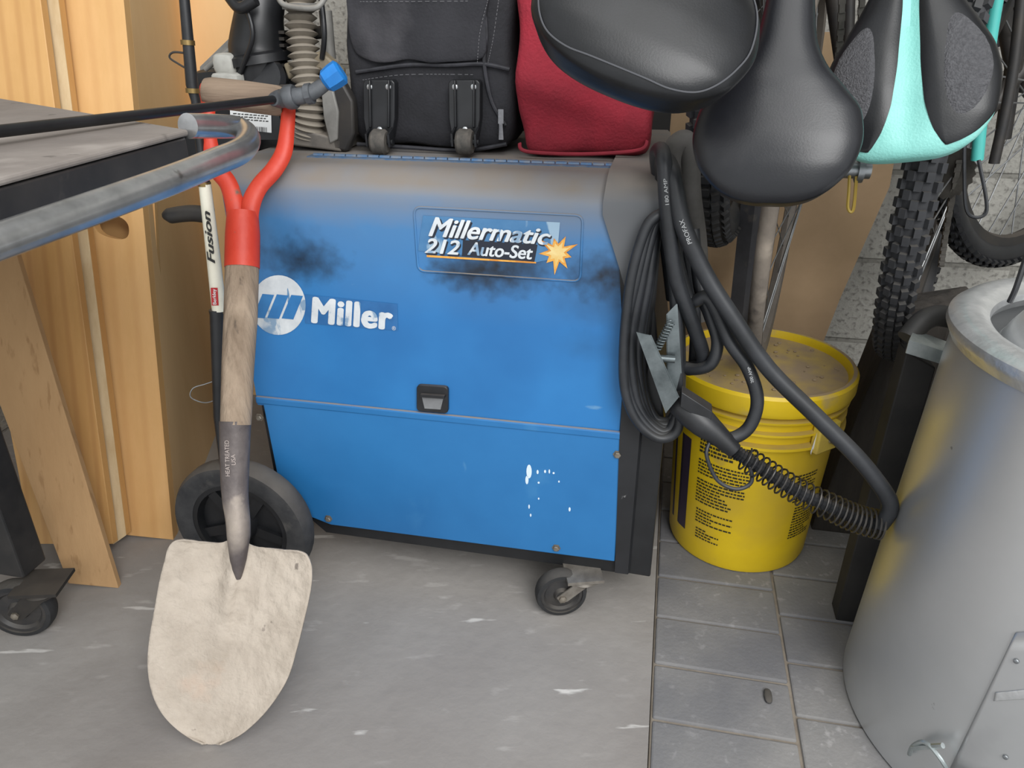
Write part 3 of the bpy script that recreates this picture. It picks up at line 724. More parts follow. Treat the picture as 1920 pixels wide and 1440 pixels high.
for cx in (712,872):
    e=thing_child('bag_wheel',bag,T(cx,265,bagT-.03)); tt=bagT-.022
    mb=MB(); o=[(cx-27,150),(cx+23,150),(cx+28,156),(cx+28,222),(cx+22,262),(cx-24,262),(cx-31,222),(cx-32,156)]
    mb.prism(TQ(o,tt),W*.018); mb.prism(TQ([(cx-22,150),(cx-18,150),(cx-16,240),(cx-21,240)],tt-.005),W*.006); mb.prism(TQ([(cx+14,150),(cx+18,150),(cx+18,240),(cx+13,240)],tt-.005),W*.006)
    part('bracket',mb,blackc,e,bevel=.002)
    wcn=T(cx,266,tt-.012); wcn.z=max(wcn.z,ZT+.0185)
    mb=MB(); mb.lathe([(.004,-.012),(.015,-.012),(.0185,-.008),(.0185,.008),(.015,.012),(.004,.012)],wcn,U,seg=28); part('roller',mb,M('roller_rubber','#3f3d3a','#5a554f',60,.8),e)
    mb=MB()
    for sg in(-1,1): mb.prism([wcn+U*sg*.016-Z*.006-W*.008,wcn+U*sg*.016-Z*.006+W*.012,wcn+U*sg*.016+Z*.02+W*.012,wcn+U*sg*.016+Z*.012-W*.01],U*sg*.003)
    mb.lathe([(.004,-.021),(.004,.021)],wcn,U,seg=10)
    part('wheel_fork',mb,blackc,e)
    for rx,ry in ((cx-19,163),(cx+16,163),(cx,243)):
        mb=MB(); mb.lathe([(.0045,0),(.004,.0015),(.002,.0025)],T(rx,ry,tt),-W,seg=12); part('rivet',mb,rivm,e)
mb=MB(); mb.prism(TQ([(934,205),(944,205),(944,232),(934,232)],bagT-.012),W*.002); mb.prism(TQ([(936,230),(942,230),(944,262),(935,262)],bagT-.0125),W*.002)
part('zip_pull',mb,M('zip_metal','#8a8a8d','#66666a',60,.4,.6),bag)

redf=M('red_fabric','#951f30','#7c1928',9,.85,bump=.25,bscale=220,dust='#98505a',dlo=.5,dhi=1.7)
rT=.135
a=SZ(972,260,rT)[0]; b=SZ(1218,260,rT)[0]
rb=thing('red_bag','slumped crimson fabric bag standing on the welding machine','bag',R((a+b)/2,rT+.1,ZT))
def rfn(p):
    q=p.copy()
    q.x=p.x - .03*max(0,p.z+.3)-.10*max(0,p.z+.3)*(p.x>0)
    q.y-= .10*math.exp(-((p.z+.3)/.4)**2)*(p.y<0)+.05*math.exp(-((p.z+p.x*.15+.62)/.08)**2)*(p.y<0); return q
mb=MB(); mb.rbox(R((a+b)/2,rT+.085,ZT+.203),U,W,Z,(b-a)/2,.085,.20,e=13,n=30,nz=.012,nf=14,fn=rfn); part('body',mb,redf,rb)
mb=MB(); mb.tube(cr([T(974,268,rT-.004),T(988,284,rT-.006),T(1090,289,rT-.006),T(1195,282,rT-.005),T(1214,264,rT)],8),.0028,seg=8)
part('piping',mb,M('crimson_piping','#6e1524','#8b2030',20,.8),rb)

# saw
eng=thing('chop_saw','dusty black power saw with corrugated grey hose on the machine','power tool',T(520,275,.17))
grey=M('grey_cast','#8d8c88','#6d6b67',14,.6,.2,dust='#9a9288',dlo=.3,dhi=1.2)
hose=M('hose_grey','#8d867a','#736c62',20,.7,dust='#9a9185',dlo=.2,dhi=1.3)
mb=MB(); mb.rbox(T(500,205,.22)+V((0,.03,0)),U,W,Z,.11,.07,.065,e=7,n=6); part('housing',mb,blackc,eng)
mb=MB(); mb.tube(cr([T(488,150,.18),T(484,90,.18),T(486,30,.18),T(494,-60,.2),T(500,-150,.2)],8),[.042,.044,.036,.036,.036],seg=24)
mb.lathe([(.044,-.012),(.050,-.012),(.050,.0),(.044,.004)],T(486,105,.18),Z+U*-.15,seg=28); mb.lathe([(.044,-.02),(.048,-.018),(.048,-.01),(.044,-.008)],T(488,140,.18),Z,seg=28)
part('dust_duct',mb,blackc,eng)
hp=cr([T(578,258,.15),T(582,200,.15),T(572,120,.16),T(564,40,.17),T(560,-60,.18),T(562,-180,.18)],14)
nH=int(sum((a-b).length for a,b in zip(hp,hp[1:]))/.0028); hp=resamp(hp,nH)
mb=MB(); mb.tube(hp,[.0205+.0042*math.sin(i*math.pi/2) for i in range(nH)],seg=24); part('corrugated_hose',mb,hose,eng,smooth=60)
mb=MB(); mb.lathe([(.028,-.004),(.0285,-.004),(.0285,.004),(.028,.004)],T(566,12,.165),Z,seg=24); part('hose_band',mb,grey,eng)
mb=MB(); mb.prism(TQ([(605,130),(640,150),(662,190),(664,250),(650,285),(625,282),(612,220)],.13),W*.02); part('guard',mb,darkmetal,eng,bevel=.004)
mb=MB(); mb.prism(TQ([(600,150),(622,160),(634,210),(632,262),(618,270),(606,220)],.126),W*.006); part('guard_plate',mb,grey,eng,bevel=.002)
tc_=M('tan_cast','#8c8069','#6d6455',20,.7)
mb=MB(); mb.prism(TQ([(530,120),(600,95),(640,130),(640,160),(600,130),(540,150)],.16),W*.02); part('arm',mb,tc_,eng,bevel=.003)
mb=MB(); mb.prism(TQ([(530,235),(640,262),(640,285),(540,272)],.13),W*.12); part('base',mb,M('base_grey','#5a5652','#7b756d',20,.7,dust='#8f867b'),eng,bevel=.003)
mb=MB(); mb.box(T(430,262,.2),U,W,Z,.06,.06,.02); part('foot',mb,blackc,eng,bevel=.003)
for ps__,r_,m_ in (([T(385,160,.2),T(440,70,.22)],.006,grey),([T(385,130,.17),T(455,75,.17),T(520,80,.17)],.004,grey),(cr([T(452,-10,.13),T(474,60,.12),T(457,120,.13),T(430,190,.15)],6),.0035,blackc),(cr([T(430,-5,.13),T(450,15,.12),T(480,0,.12)],6),.008,blackc),(cr([T(600,-20,.16),T(608,60,.15),T(604,110,.16)],6),.004,blackc),(cr([T(520,-10,.13),T(535,10,.12),T(590,15,.12),T(610,-5,.13)],6),.004,grey),([T(520,60,.19),T(524,150,.19)],.006,tc_),([T(535,70,.2),T(605,60,.2)],.009,darkmetal),([T(400,150,.16),T(425,155,.13)],.005,grey),([T(610,20,.2),T(618,110,.2)],.010,grey)):
    mb=MB(); mb.tube(ps__,r_); part('rod',mb,m_,eng)
mb=MB(); mb.prism(TQ([(375,125),(440,62),(452,72),(395,165),(375,165)],.21),W*.004); part('mounting_plate',mb,grey,eng,smooth=0)
mb=MB()
for i in range(6): mb.box(T(525,60+i*12,.2),U,W,Z,.022,.03,.0022)
mb.box(T(525,90,.215),U,W,Z,.004,.01,.035)
part('cooling_fins',mb,darkmetal,eng,smooth=0)
pg_=M('pale_grey','#b3b2ac','#9a9993',20,.6)
mb=MB(); mb.rbox(T(428,120,.15),U,W,Z,.018,.02,.016,e=4,n=4); part('knob',mb,pg_,eng)
mb=MB(); mb.rbox(T(432,146,.14),U,W,Z,.024,.02,.008,e=5,n=4); part('switch',mb,pg_,eng)
mb=MB()
for i in range(5): mb.prism(TQ([(446+i*18,160),(456+i*18,161),(466+i*18,172),(454+i*18,171)],.125),W*.03)
part('vent',mb,darkmetal,eng)
mb=MB(); mb.lathe([(.03,-.01),(.034,0),(.03,.01)],T(498,150,.15),-W+Z*.4,seg=24); part('motor_cap',mb,black,eng)
mb=MB(); mb.prism(TQ([(430,196),(520,204),(535,262),(440,262)],.142),W*.05); part('lower_housing',mb,blackc,eng)
lab=[(431,204),(508,211),(509,249),(433,241)]; lt=.14
mb=MB(); mb.prism(TQ(lab,lt),W*.001)
pr=random.Random(5)
x=463
while x<500:
    w=pr.choice([1,1.5,2.5]); y0=234+(x-438)*.08
    mb.poly(TQ([(x,y0),(x+w,y0),(x+w,y0+9),(x,y0+9)],lt-.0006),1)
    x+=w+pr.choice([1,1.5,2])
for j in range(4):
    x=437
    while x<(500 if j<3 else 455):
        w=pr.uniform(3,8); yy=212+j*4.8+(x-437)*.08
        mb.poly(TQ([(x,yy),(x+w,yy),(x+w,yy+1.8),(x,yy+1.8)],lt-.0006),1); x+=w+2
part('label',mb,[M('label_white','#e2e4e4',None,rough=.5),ink_b],eng,smooth=0)

# ================= BUCKET
bx,by=.436,1.187
bk_=thing('bucket','yellow plastic bucket with dust-caked lid and black fine print, on pavers','bucket',V((bx,by,0)))
ym=M('yellow_plastic','#dfbf1e','#d2b01b',5,.42,dust='#a08a55',dlo=.3,dhi=1.2,bump=.03,speck=('#b5994a',14,.66,.1),speck2=('#c3a53a',3,.56,.15))
def br_(z): return .126+.018*z/.36
mb=MB(); prof=[(.118,.0),(.124,.003),(.127,.012)]+[(br_(z),z) for z in (.05,.15,.25,.27)]
prof+=[(.152,.272),(.152,.277),(br_(.28),.279),(br_(.295),.295),(.150,.297),(.150,.301),(br_(.303),.303),(br_(.318),.318),(.151,.32),(.152,.324),(br_(.33),.327),(br_(.345),.345)]
mb.lathe(prof,(bx,by,0),Z,seg=64); part('body',mb,ym,bk_)
mb=MB(); mb.lathe([(.150,.334),(.154,.334),(.157,.342),(.157,.366),(.153,.371),(.147,.371),(.143,.366),(.141,.358),(.10,.357),(.02,.357)],(bx,by,0),Z,seg=64)
part('lid',mb,M('yellow_lid','#dfbf1e','#cfae1a',5,.45,dust='#9a866b',dlo=.90,dhi=.985,speck=('#b09a66',18,.6,.15)),bk_)
mb=MB()
def cyl(th,z,o=.0006): r=br_(z)+o; return V((bx+r*math.sin(th),by-r*math.cos(th),z))
ink=M('label_ink','#2e2b1c',None,rough=.6)
pr=random.Random(8)
def textblock(th0,th1,z1,z0,lh=.0062,k=.5):
    z=z1
    while z>z0:
        th=th0; end=th1 if pr.random()<.75 else th0+(th1-th0)*pr.uniform(.4,.9)
        while th<end:
            w=min(pr.uniform(.018,.06),end-th)
            for i in range(2):
                a=th+w*i/2; b=th+w*(i+1)/2
                mb.poly([cyl(a,z),cyl(b,z),cyl(b,z+lh*k),cyl(a,z+lh*k)])
            th+=w+.011
        z-=lh
textblock(-.95,-.26,.262,.225,.0075,.6); textblock(-.95,-.26,.215,.185,.0065); textblock(-.95,-.30,.175,.125,.0065); textblock(-.92,-.4,.112,.085,.0065)
textblock(.33,.66,.21,.15,.006); textblock(.40,.82,.14,.07,.006); textblock(-.9,-.55,.07,.05)
part('fine_print',mb,ink,bk_,smooth=0)
mb=MB(); mb.poly([cyl(-1.5,.245),cyl(-1.25,.245),cyl(-1.1,.245),cyl(-1.1,.05),cyl(-1.25,.05),cyl(-1.5,.05)])
part('dark_print_band',mb,M('purple_ink','#3a3040',None,rough=.5),bk_,smooth=0)
ez=.29; earm=M('ear_yellow','#cdb63a','#b9a04a',12,.5)
for th in (.52,.52+math.pi):
    d=V((math.sin(th),-math.cos(th),0)); tv=V((math.cos(th),math.sin(th),0))
    mb=MB(); mb.box(V((bx,by,ez))+d*.150,tv,Z,d,.024,.026,.008); part('ear',mb,earm,bk_,bevel=.003)
th=.52; d=V((math.sin(th),-math.cos(th),0)); c0=V((bx,by,.285)); hw=[]; tv=V((math.cos(th),math.sin(th),0))
for i in range(33):
    a=math.pi*i/32; hw.append(c0+d*.160*math.cos(a)+tv*.165*math.sin(a)-Z*.10*math.sin(a))
mb=MB(); mb.tube(hw,.002,seg=8); part('bail_handle',mb,M('bail_wire','#8c8878',None,rough=.4,metal=.7),bk_)
mb=MB(); mb.poly([cyl(.36,.303,.012),cyl(.39,.303,.012),cyl(.385,.28,.013),cyl(.37,.268,.013),cyl(.35,.275,.013),cyl(.345,.262,.013),cyl(.33,.268,.013)]); part('paint_splash',mb,white,bk_,smooth=0)
mb=MB(); 
for i in range(60):
    a=pr.uniform(0,6.28); r=.13*math.sqrt(pr.random()); s_=pr.uniform(.0012,.003)
    mb.rbox((bx+r*math.cos(a),by+r*math.sin(a),.3575+s_*.4),U,W,Z,s_*1.3,s_,s_*.6,e=2.2,n=1)
part('debris',mb,M('grit','#8a7860','#9d8b70',50,.9),bk_,kind='stuff')

# ================= BIKES
def bwheel(parent,c,ax,Rr,tr,knob=True,tm=None,name='wheel',spokes=28,rimm=None,sr=.001):
    c=V(c); ax=V(ax).normalized(); e=thing_child(name,parent,c)
    a=Z; nn=(a-ax*a.dot(ax)).normalized(); bb=ax.cross(nn)
    mb=MB(); prof=[(Rr-tr+tr*math.cos(q),tr*math.sin(q)) for q in [2*math.pi*i/14 for i in range(14)]]
    mb.lathe(prof,c,ax,seg=72,loop=True,cap=False)
    if knob:
        nk=int(2*math.pi*Rr/.024)
        for k in range(nk):
            q=2*math.pi*k/nk
            for lane,ph in ((-.95,.0),(-.42,.5),(0,0),(.42,.5),(.95,.0)):
                qq=q+ph*2*math.pi/nk; d=nn*math.cos(qq)+bb*math.sin(qq); t=ax.cross(d)
                nr=(d*math.cos(lane)+ax*math.sin(lane)); sd=nr.cross(t); kk=tr/.028
                mb.box(c+d*(Rr-tr)+nr*(tr+.002),t,sd,nr,.0062,.0055*kk,.004)
    part('tyre',mb,tm or rubber,e,smooth=35)
    mb=MB(); ri=Rr-2*tr
    mb.lathe([(ri+.006,-.011),(ri-.012,-.009),(ri-.016,0),(ri-.012,.009),(ri+.006,.011),(ri+.001,0)],c,ax,seg=64,loop=True,cap=False); part('rim',mb,rimm or darkmetal,e)
    mb=MB()
    for k in range(spokes):
        q=2*math.pi*k/spokes; d=nn*math.cos(q)+bb*math.sin(q); q2=q+(.6 if k%2 else -.6); d2=nn*math.cos(q2)+bb*math.sin(q2)
        mb.tube([c+d2*.02+ax*.03*(1 if k%4<2 else -1),c+d*(ri-.012)],sr,seg=5)
    mb.lathe([(.006,-.05),(.018,-.034),(.02,-.03),(.012,-.025),(.012,.025),(.02,.03),(.018,.034),(.006,.05)],c,ax,seg=16)
    part('spokes',mb,M('spoke_steel','#8b8d8e','#6c6d6e',30,.45,.6),e); return e
def mksaddle(parent,c,L,N,length,tab,mat,groove=0,n=60,seg=48):
    c=V(c); L=V(L).normalized(); N=V(N); N=(N-L*N.dot(L)).normalized(); X=L.cross(N)
    tw=[(a[0],a[1]) for a in tab]; tt=[(a[0],a[2]) for a in tab]; tb=[(a[0],a[3]) for a in tab]
    def surf(v,q,off=0):
        w=ps(tw,v); tp=ps(tt,v); bt=ps(tb,v)
        cx=math.copysign(abs(math.cos(q))**.85,math.cos(q)); sy=math.sin(q)
        h=tp*abs(sy)**.8 if sy>0 else -bt*abs(sy)**.5
        if sy>0 and groove: h-=groove*math.exp(-(cx/.16)**2)*sy*min(1,v*6)
        d=X*cx+N*max(sy,0)
        return c+L*v*length+X*w*cx*(1 if sy>=0 else .94)+N*h+ (d.normalized()*off if off else V((0,0,0)))
    vs=[0,.006,.02,.04]+[.04+.96*i/n for i in range(1,n+1)]
    mb=MB(); mb.rings([[surf(v,2*math.pi*j/seg) for j in range(seg)] for v in vs])
    part('saddle',mb,mat,parent,smooth=60,sub=1)
    return surf
leather=M('black_leather','#101113','#16171a',25,.36,bump=.03,bscale=500,spec=.4)
leather2=M('dusty_leather','#131418','#1b1c20',7,.34,bump=.03,bscale=500,spec=.45,speck=('#4c4a48',45,.73,.04),speck2=('#2b2b2d',5,.58,.12),zdust=('#5a5755',.92,1.0,.06,.4))
gp_="bicycles hanging in the garage"
hook=M('hook_metal','#44413d',None,rough=.5,metal=.6)
def hang(parent,p):
    mb=MB(); mb.tube([p,V((p.x,p.y,2.4))],.006,seg=8); part('hanging_hook',mb,hook,parent)
def tube_part(name,parent,pts,r,mat,n=6):
    mb=MB(); mb.tube(cr(pts,n),r,seg=14); return part(name,mb,mat,parent)
bA=thing('bicycle','black bicycle with broad padded comfort saddle, hanging nose up','bicycle',D(1215,0,.74),gp_)
rear=D(1146,158,.70); nose=D(1376,-290,.78); cv=-ray(1200,60).normalized()
tabA=[(0,.012,.003,.010),(.006,.030,.008,.018),(.03,.058,.014,.03),(.08,.084,.021,.04),(.16,.104,.028,.045),(.3,.113,.032,.045),(.42,.106,.032,.04),(.55,.084,.03,.036),(.68,.054,.026,.032),(.85,.032,.02,.026),(.96,.024,.014,.02),(1,.01,.004,.006)]
sf=mksaddle(bA,rear,nose-rear,cv+V((-.1,0,.1)),.27,tabA,leather)
seam=[(v,.42) for v in (.75,.6,.45,.3,.2,.12,.07)]+[(.04,.7),(.033,1.2),(.033,math.pi-1.2),(.04,math.pi-.7)]+[(v,math.pi-.42) for v in (.07,.12,.2,.3,.45,.6,.75)]
mb=MB(); mb.tube(cr([sf(v,q,.0006) for v,q in seam],6),.0009,seg=6); part('seam',mb,M('dark_stitch','#45464a',None,rough=.7),bA)
bB=thing('bicycle','bicycle with worn plain black saddle, hanging nose up','bicycle',D(1450,200,.8),gp_)
rear=D(1440,383,.80); nose=D(1490,-75,.80)
tabB=[(0,.012,.002,.010),(.006,.026,.006,.018),(.03,.046,.012,.03),(.08,.064,.019,.035),(.16,.080,.025,.04),(.27,.087,.028,.04),(.37,.083,.028,.04),(.46,.066,.028,.036),(.56,.044,.026,.032),(.66,.032,.024,.03),(.8,.026,.02,.028),(.94,.022,.016,.02),(1,.01,.004,.006)]
Lb=(nose-rear)
mksaddle(bB,rear,Lb,-ray(1450,200).normalized()+V((0,0,.1)),Lb.length,tabB,leather2)
teal=M('teal_vinyl','#82c2ba','#73b5ad',10,.5,bump=.15,bscale=400)
dots=M('gel_pad','#3b3b3e','#4f4f52',260,.75,bump=.5,bscale=500)
bC=thing('bicycle','teal-framed bicycle with split black and teal saddle, hanging nose up','bicycle',D(1720,150,.85),gp_)
rear=D(1698,300,.86); nose=D(1716,-215,.86)
tabC=[(0,.03,.003,.010),(.006,.04,.008,.018),(.03,.060,.014,.03),(.08,.076,.019,.035),(.15,.087,.024,.04),(.26,.090,.028,.04),(.36,.084,.028,.04),(.46,.068,.026,.036),(.56,.050,.024,.032),(.66,.036,.022,.03),(.8,.027,.02,.028),(.94,.022,.016,.02),(1,.01,.004,.006)]
cvC=-ray(1710,150).normalized(); Lc=nose-rear
sf=mksaddle(bC,rear,Lc,cvC,Lc.length,tabC,teal,groove=.010)
gi=[(.03,.60),(.04,.50),(.06,.38),(.09,.27),(.14,.18),(.2,.13),(.35,.09),(.5,.10),(.7,.2),(1,.3)]
go=[(.03,.64),(.045,.80),(.08,.93),(.13,.985),(.2,.998),(1,.998)]
for sg in (1,-1):
    rs=[]
    for i in range(61):
        v=.03+.96*(i/60)**1.3; qi=math.acos(ps(gi,v)); qo=math.acos(ps(go,v))
        row=[]
        for j in range(17):
            q=qi+(qo-qi)*j/16
            if sg<0: q=math.pi-q
            row.append(sf(v,q,.0018 if 0<j<16 and i>0 else .0002))
        rs.append(row)
    mb=MB(); mb.rings(rs,open_=True); part('saddle_pad',mb,leather,bC,smooth=60)
    rs=[]
    for k in range(9):
        rr_=k/8; row=[]
        for j in range(32):
            t=2*math.pi*j/32; a=.60+.29*rr_*math.cos(t); v=.30+.18*rr_*math.sin(t)+.02*math.cos(t)
            q=math.acos(min(.97,a)); q=q if sg>0 else math.pi-q
            row.append(sf(v,q,.0034 if k<8 else .0014))
        rs.append(row)
    mb=MB(); mb.rings(rs,cap=False); part('gel_insert',mb,dots,bC,smooth=60)
knobm=M('knobby_rubber','#26272a','#343538',25,.8,dust='#5f5b55',dlo=.4,dhi=1.5)
p=T(1684,650,.38)+Z*.33; wC=p
bwheel(bC,p,az(33).cross(Z),.33,.0235,tm=knobm,sr=.0013)
p2=T(1350,447,.42)+Z*.33; wA=p2
bwheel(bA,p2,az(22).cross(Z),.33,.030,tm=knobm)
q=V((bx+.005,by+.03,.3735+.30)); 
dusty=M('dusty_slick','#5f5851','#746b61',10,.85,bump=.2,speck=('#48423d',20,.58,.08),speck2=('#8b8175',9,.62,.08))
wB=q; bwheel(bB,q,az(23).cross(Z),.30,.011,knob=False,tm=dusty,rimm=M('dusty_rim','#6d665e','#57514b',12,.7))
bD=thing('bicycle','dark road bicycle with thin spoked wheel, hanging by the block wall','bicycle',T(1900,200,.55),gp_)
wD=T(1975,178,.56); axD=az(60).cross(Z)
bwheel(bD,wD,axD,.30,.020,knob=True,tm=M('smooth_black_rubber','#17181a','#232427',20,.5),spokes=36,sr=.0014)
tealp=M('teal_paint','#4fb0a9','#42a099',6,.3)
for b_,cx,cdist,wcen,mt in ((bA,(1330,-60),.86,wA,darkmetal),(bB,(1500,-60),.9,wB,darkmetal),(bC,(1735,-80),.95,wC,darkmetal)):
    s0=D(cx[0],cx[1],cdist)
    tube_part('seat_post',b_,[s0,s0.lerp(wcen+Z*.35,.5)+Z*.1,wcen+Z*.40],.0135,steel if b_ is not bC else tealp)
    ud=(wcen-CAM); ud.z=0; ud=ud.normalized().cross(Z)
    for sg in (1,-1): tube_part('seat_stay',b_,[wcen+ud*.07*sg,wcen+ud*.06*sg+Z*.15,wcen+ud*.02*sg+Z*.40],.008,mt)
    tube_part('down_tube',b_,[wcen+Z*.38,wcen+Z*.9],.016,mt)
    hang(b_,wcen+Z*.9)
for sg in (1,-1): tube_part('fork',bD,[wD+axD*.05*sg,wD+axD*.04*sg+Z*.2,wD+axD*.01*sg+Z*.4],.01,darkmetal)
for a_,b__ in (((1925,-40,.5),(1880,260,.5)),((1870,-40,.45),(1905,150,.5)),((1850,210,.48),(1925,120,.5))):
    tube_part('frame_tube',bD,[T(*a_),T(*b__)],.013,darkmetal)
hang(bD,wD+Z*.38)
mb=MB(); mb.tube(cr([T(1872,-20,.25),T(1856,80,.25),T(1842,200,.25),T(1832,300,.25)],6),.0085,seg=14); part('frame_tube',mb,tealp,bC)
mb=MB(); mb.tube(cr([T(1835,0,.2),T(1812,200,.2),T(1808,330,.2),T(1815,400,.2),T(1850,395,.2),T(1835,300,.22)],8),.0025,seg=8); part('brake_cable',mb,cablem,bC)
def cassette(parent,c,ax,rad,teeth=22):
    mb=MB(); ax=V(ax).normalized(); a=(Z-ax*Z.dot(ax)).normalized(); b=ax.cross(a)
    for k,rk in enumerate((1,.85,.7,.55)):
        pts=[]
        for i in range(teeth*2):
            q=math.pi*i/teeth; r=rad*rk*(1 if i%2 else .92); pts.append(c+(a*math.cos(q)+b*math.sin(q))*r+ax*(-.006*k))
        mb.prism(pts,ax*.0015)
    part('cassette',mb,M('chain_steel','#5d5a55','#45423e',40,.5,.6),parent,smooth=0)
def chain(parent,pts,w=.004):
    pp=cr(pts,10); L=sum((a-b).length for a,b in zip(pp,pp[1:])); n=int(L/.0127)*2; pp=resamp(pp,n)
    mb=MB()
    for i in range(n-1):
        d=(pp[i+1]-pp[i]); c=(pp[i]+pp[i+1])/2; sd=d.cross(W).normalized()
        mb.box(c,d,sd,W,d.length*.55,.0035 if i%2 else .0045,w if i%2 else w*.6)
    part('chain',mb,M('chain_steel','#5d5a55','#45423e',40,.5,.6),parent,smooth=0)
cassette(bC,T(1775,318,.30),-W*.6+U*-.6,.045)
chain(bB,[T(1618,-30,.2),T(1612,60,.2),T(1600,130,.2),T(1588,200,.2)])
chain(bB,[T(1580,-30,.18),T(1576,60,.18),T(1570,120,.18)])
chain(bC,[T(1798,300,.28),T(1776,420,.3),T(1764,500,.3)])
mb=MB(); mb.tube(cr([T(1612,60,.13),T(1600,200,.13),T(1592,350,.12),T(1590,390,.12),T(1600,392,.12),T(1606,330,.12)],6),.0022,seg=6); part('brake_cable',mb,M('ochre_cable','#a88d3a',None,rough=.5),bB)
mb=MB(); mb.lathe([(.012,-.02),(.012,.02)],T(1602,318,.13),U,seg=12); mb.lathe([(.018,-.004),(.018,.004)],T(1612,318,.13),U,seg=12); part('derailleur',mb,steel,bB)
mb=MB(); mb.tube([T(1560,-30,.3),T(1600,260,.32)],.012); part('frame_tube',mb,darkmetal,bB)

# ================= background sheets
cardm=M('cardboard','#ab9071','#9e8566',6,.85,bump=.05,bscale=30,speck=('#8b7256',4,.60,.1))
cb=MB()
def cbp(px,py): return hit(px,py,C0+W*.74,W)
cb.prism([cbp(1180,60),cbp(1720,60),cbp(1668,350),cbp(1575,560),cbp(1490,780),cbp(1190,740)],W*.012)
part('cardboard_sheet',cb,cardm,None,smooth=0,label='flattened brown cardboard leaning against the block wall',cat='cardboard')
cb=MB(); cb.prism([R(-.60,.70,.0),R(.02,.70,0),R(.02,.74,1.5),R(-.60,.74,1.5)],W*.01)
part('wall_shade_panel',cb,M('wall_shade_dark','#242323','#302e2c',6,.8),None,smooth=0,label='added dark panel standing in for wall shade behind the bags',cat='board')  # dark sheet added to stand for the shaded wall above the machine
mb=MB(); mb.tube([T(1415,330,.45),T(1385,600,.45),R(SZ(1360,800,.45)[0],.45,0)],.02,seg=4)
part('steel_bar',mb,M('bar_grey','#55555a','#444448',10,.6,.3,speck=('#77726b',14,.6,.08)),None,smooth=0,label='upright grey square steel bar behind the bucket',cat='bar')
timb=M('black_timber','#2a2725','#45403b',12,.9,stretch=(1,1,.15),bump=.8,bscale=50)
sx0=SZ(1735,560,.32)[0]
mb=MB(); n_=14; rs=[]
for i in range(n_+1):
    z=.47*i/n_; j=noise.noise(V((z*9,0,1)))*.006
    rs.append([R(sx0-.105+z*.14+j,.30,z),R(sx0+.06+z*.06-j,.30+j,z),R(sx0+.06+z*.06,.40,z+(.012 if i==n_ else 0)),R(sx0-.105+z*.14,.40,z-(.02 if i==n_ else 0))])
mb.rings(rs); part('timber_post',mb,timb,None,smooth=0,bevel=.003,label='charred black timber standing behind the metal drum',cat='timber')
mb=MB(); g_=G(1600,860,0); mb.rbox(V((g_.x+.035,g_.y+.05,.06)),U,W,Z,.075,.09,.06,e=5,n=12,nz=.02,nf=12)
part('floor_shade_lump',mb,M('floor_shade_black','#18181a','#26262a',8,.55),None,label='added dark shade-filling sack on the pavers beside the bucket',cat='lump')  # dark lump added in place of the shadowed floor behind the bucket
br2=thing('metal_bracket','folded silver metal bracket hooked on a black strap','bracket',T(1720,860,.07))
mb=MB(); mb.prism(TQ([(1704,640),(1772,662),(1769,684),(1698,662)],.03),W*.002); mb.prism(TQ([(1768,660),(1784,686),(1776,712),(1768,706),(1773,684),(1764,672)],.028),W*.002); mb.prism([T(1704,640,.03),T(1772,662,.03),T(1780,645,.06),T(1713,620,.06)],Z*.002)
part('plate',mb,zinc,br2,smooth=0)
mb=MB(); mb.tube(cr([T(1702,635,.06),T(1728,604,.075),T(1756,592,.09),T(1785,596,.1)],6),.015,seg=14); part('round_bar',mb,M('bar_black','#2b2b2c','#44423f',10,.6),br2)
mb=MB(); mb.prism([T(1700,660,.05),T(1755,690,.05),R(SZ(1700,860,.05)[0],.05,.0),R(SZ(1645,850,.05)[0],.05,.0)],W*.04)
part('strap',mb,M('black_sheet','#1b1a1a','#2b2927',10,.8),br2,bevel=.002)

# ================= DRUM
dx,dy=.745,.752
def drr(z): return .252-.024*z/.58
dm=M('drum_aluminium','#d2d3d4','#c6c8c9',2,.36,.75,bump=.01,bscale=6,speck=('#bbbcbe',6,.6,.12),speck2=('#97989a',45,.74,.04))
rimm_=M('rim_aluminium','#e6e7e8','#d2d4d5',40,.32,.75,bump=.1,bscale=90)
dr0=thing('metal_drum','tall dull aluminium drum with rolled rim, riveted patch and latch','drum',V((dx,dy,0)))
mb=MB(); r1=drr(.57)
pf=[(drr(0)-.01,0),(drr(0),.004)]+[(drr(z),z) for z in (.1,.2,.3,.4,.5,.57)]+[(r1-.006,.575),(r1-.006,.2),(r1-.006,.02),(.01,.018)]
mb.lathe(pf,(dx,dy,0),Z,seg=96); part('body',mb,dm,dr0)
mb=MB(); rc=r1; mb.lathe([(rc+.002,.556),(rc+.007,.566),(rc+.010,.572),(rc+.009,.580),(rc+.002,.586),(rc-.012,.588),(rc-.026,.585),(rc-.036,.578),(rc-.038,.570),(rc-.034,.560),(rc-.030,.566),(rc-.010,.574)],(dx,dy,0),Z,seg=96,loop=True,cap=False); part('rim',mb,rimm_,dr0)
def dc(px,py,o=0):
    d=ray(px,py); t=1.0; r=drr(.2)+o
    for _ in range(4):
        a=d.x**2+d.y**2; b=-2*(d.x*dx+d.y*dy); c=dx*dx+dy*dy-r*r; q=max(b*b-4*a*c,0); t=(-b-math.sqrt(q))/(2*a); r=drr((CAM+d*t).z)+o
    return CAM+d*t
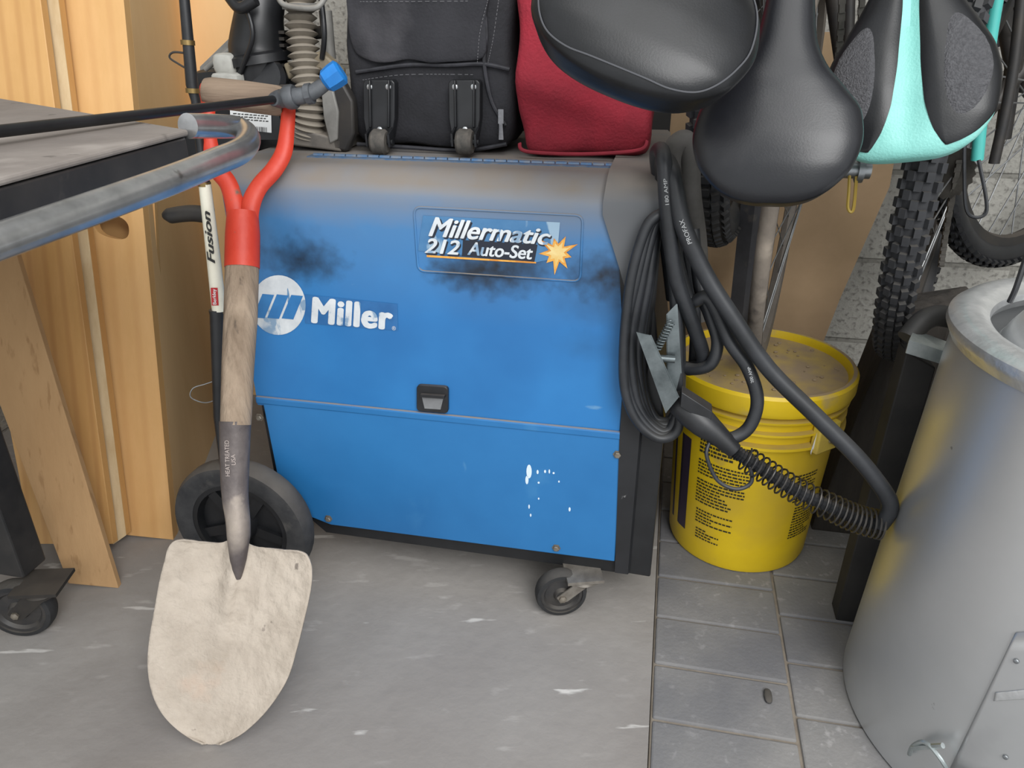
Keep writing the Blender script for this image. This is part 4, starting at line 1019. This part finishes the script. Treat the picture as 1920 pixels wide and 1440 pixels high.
def dgrid(corners,o,n=14,k=8):
    P=[]
    for px,py in corners:
        p=dc(px,py); P.append((math.atan2(p.y-dy,p.x-dx),p.z))
    rs=[]
    for i in range(k+1):
        v=i/k; row=[]
        for j in range(n+1):
            u=j/n
            th=(P[0][0]*(1-u)+P[1][0]*u)*(1-v)+(P[3][0]*(1-u)+P[2][0]*u)*v; z=(P[0][1]*(1-u)+P[1][1]*u)*(1-v)+(P[3][1]*(1-u)+P[2][1]*u)*v
            r=drr(z)+o; row.append(V((dx+r*math.cos(th),dy+r*math.sin(th),z)))
        rs.append(row)
    return rs
mb=MB(); mb.rings(dgrid([(1905,1185),(1990,1180),(1930,1500),(1782,1440)],.0015),open_=True,cap=False)
part('riveted_patch',mb,dm,dr0,solid=.001)
mb=MB(); mb.rings(dgrid([(1868,1296),(1960,1285),(1960,1304),(1865,1312)],.003),open_=True,cap=False); part('patch_strip',mb,rimm_,dr0,solid=.001)
for px,py in ((1885,1420),(1905,1240)):
    p=dc(px,py,.003); mb=MB(); mb.lathe([(.003,0),(.0025,.0012),(.0012,.0016)],p,V((p.x-dx,p.y-dy,0)),seg=12); part('rivet',mb,steel,dr0)
mb=MB()
mb.tube(cr([dc(1705,1414,.004),dc(1713,1398,.014),dc(1735,1392,.016),dc(1765,1425,.016),dc(1790,1470,.010)],4),.0028,seg=8)
mb.tube([dc(1712,1402,.015),dc(1768,1398,.015)],.0034,seg=8)
part('latch',mb,zinc,dr0)
bw=thing('steel_bowl','aluminium bowl-shaped lid propped inside the drum','bowl',V((dx-.06,dy,.5)))
mb=MB(); bc_=V((.668,.765,.568)); axb=V((-.40,-.35,.85)).normalized()
mb.lathe([(.112,-.050),(.120,-.046),(.121,-.040),(.114,-.036),(.110,-.015),(.096,.012),(.070,.034),(.04,.045),(.005,.050)],bc_,axb,seg=64); part('shell',mb,M('bowl_metal','#dcdedf','#c2c4c6',5,.35,.6),bw)
mb=MB(); mb.tube(cr([bc_+axb*.048,bc_+axb*.075+V((.02,0,0)),bc_+axb*.048+V((.05,0,.02))],5),.005,seg=8); part('knob',mb,black,bw)
mb=MB(); mb.tube(cr([D(1925,480,.78),D(1905,540,.79),D(1893,566,.80)],5),.003,seg=8); part('cord',mb,black,bw)

mb=MB(); pg=G(1440,1305,.002)
mb.rbox(pg,V((.2,1,0)),V((1,-.2,0)),Z,.014,.006,.003,e=2.5,n=3)
part('rubber_scrap',mb,rubber,None,label='small torn black rubber scrap on the pavers',cat='debris')

# ================= LIGHT
w=bpy.data.worlds.new('world'); bpy.context.scene.world=w; w.use_nodes=True
bg=w.node_tree.nodes['Background']; bg.inputs[0].default_value=(.95,.98,1,1); bg.inputs[1].default_value=1.15
def area(name,loc,tgt,size,e,c=(1,1,1)):
    l=bpy.data.lights.new(name,'AREA'); l.size=size; l.energy=e; l.color=c; o=link(bpy.data.objects.new(name,l)); o.location=loc
    o.rotation_euler=(V(tgt)-V(loc)).to_track_quat('-Z','Y').to_euler()
area('daylight',(.9,-1.9,2.5),(-.1,1.1,.3),1.8,110,(1,.995,.985))
area('overhead_area',(.2,.2,2.2),(.0,1.2,.3),1.0,9,(1,.99,.97))  # weak area light overhead, aimed towards the machine
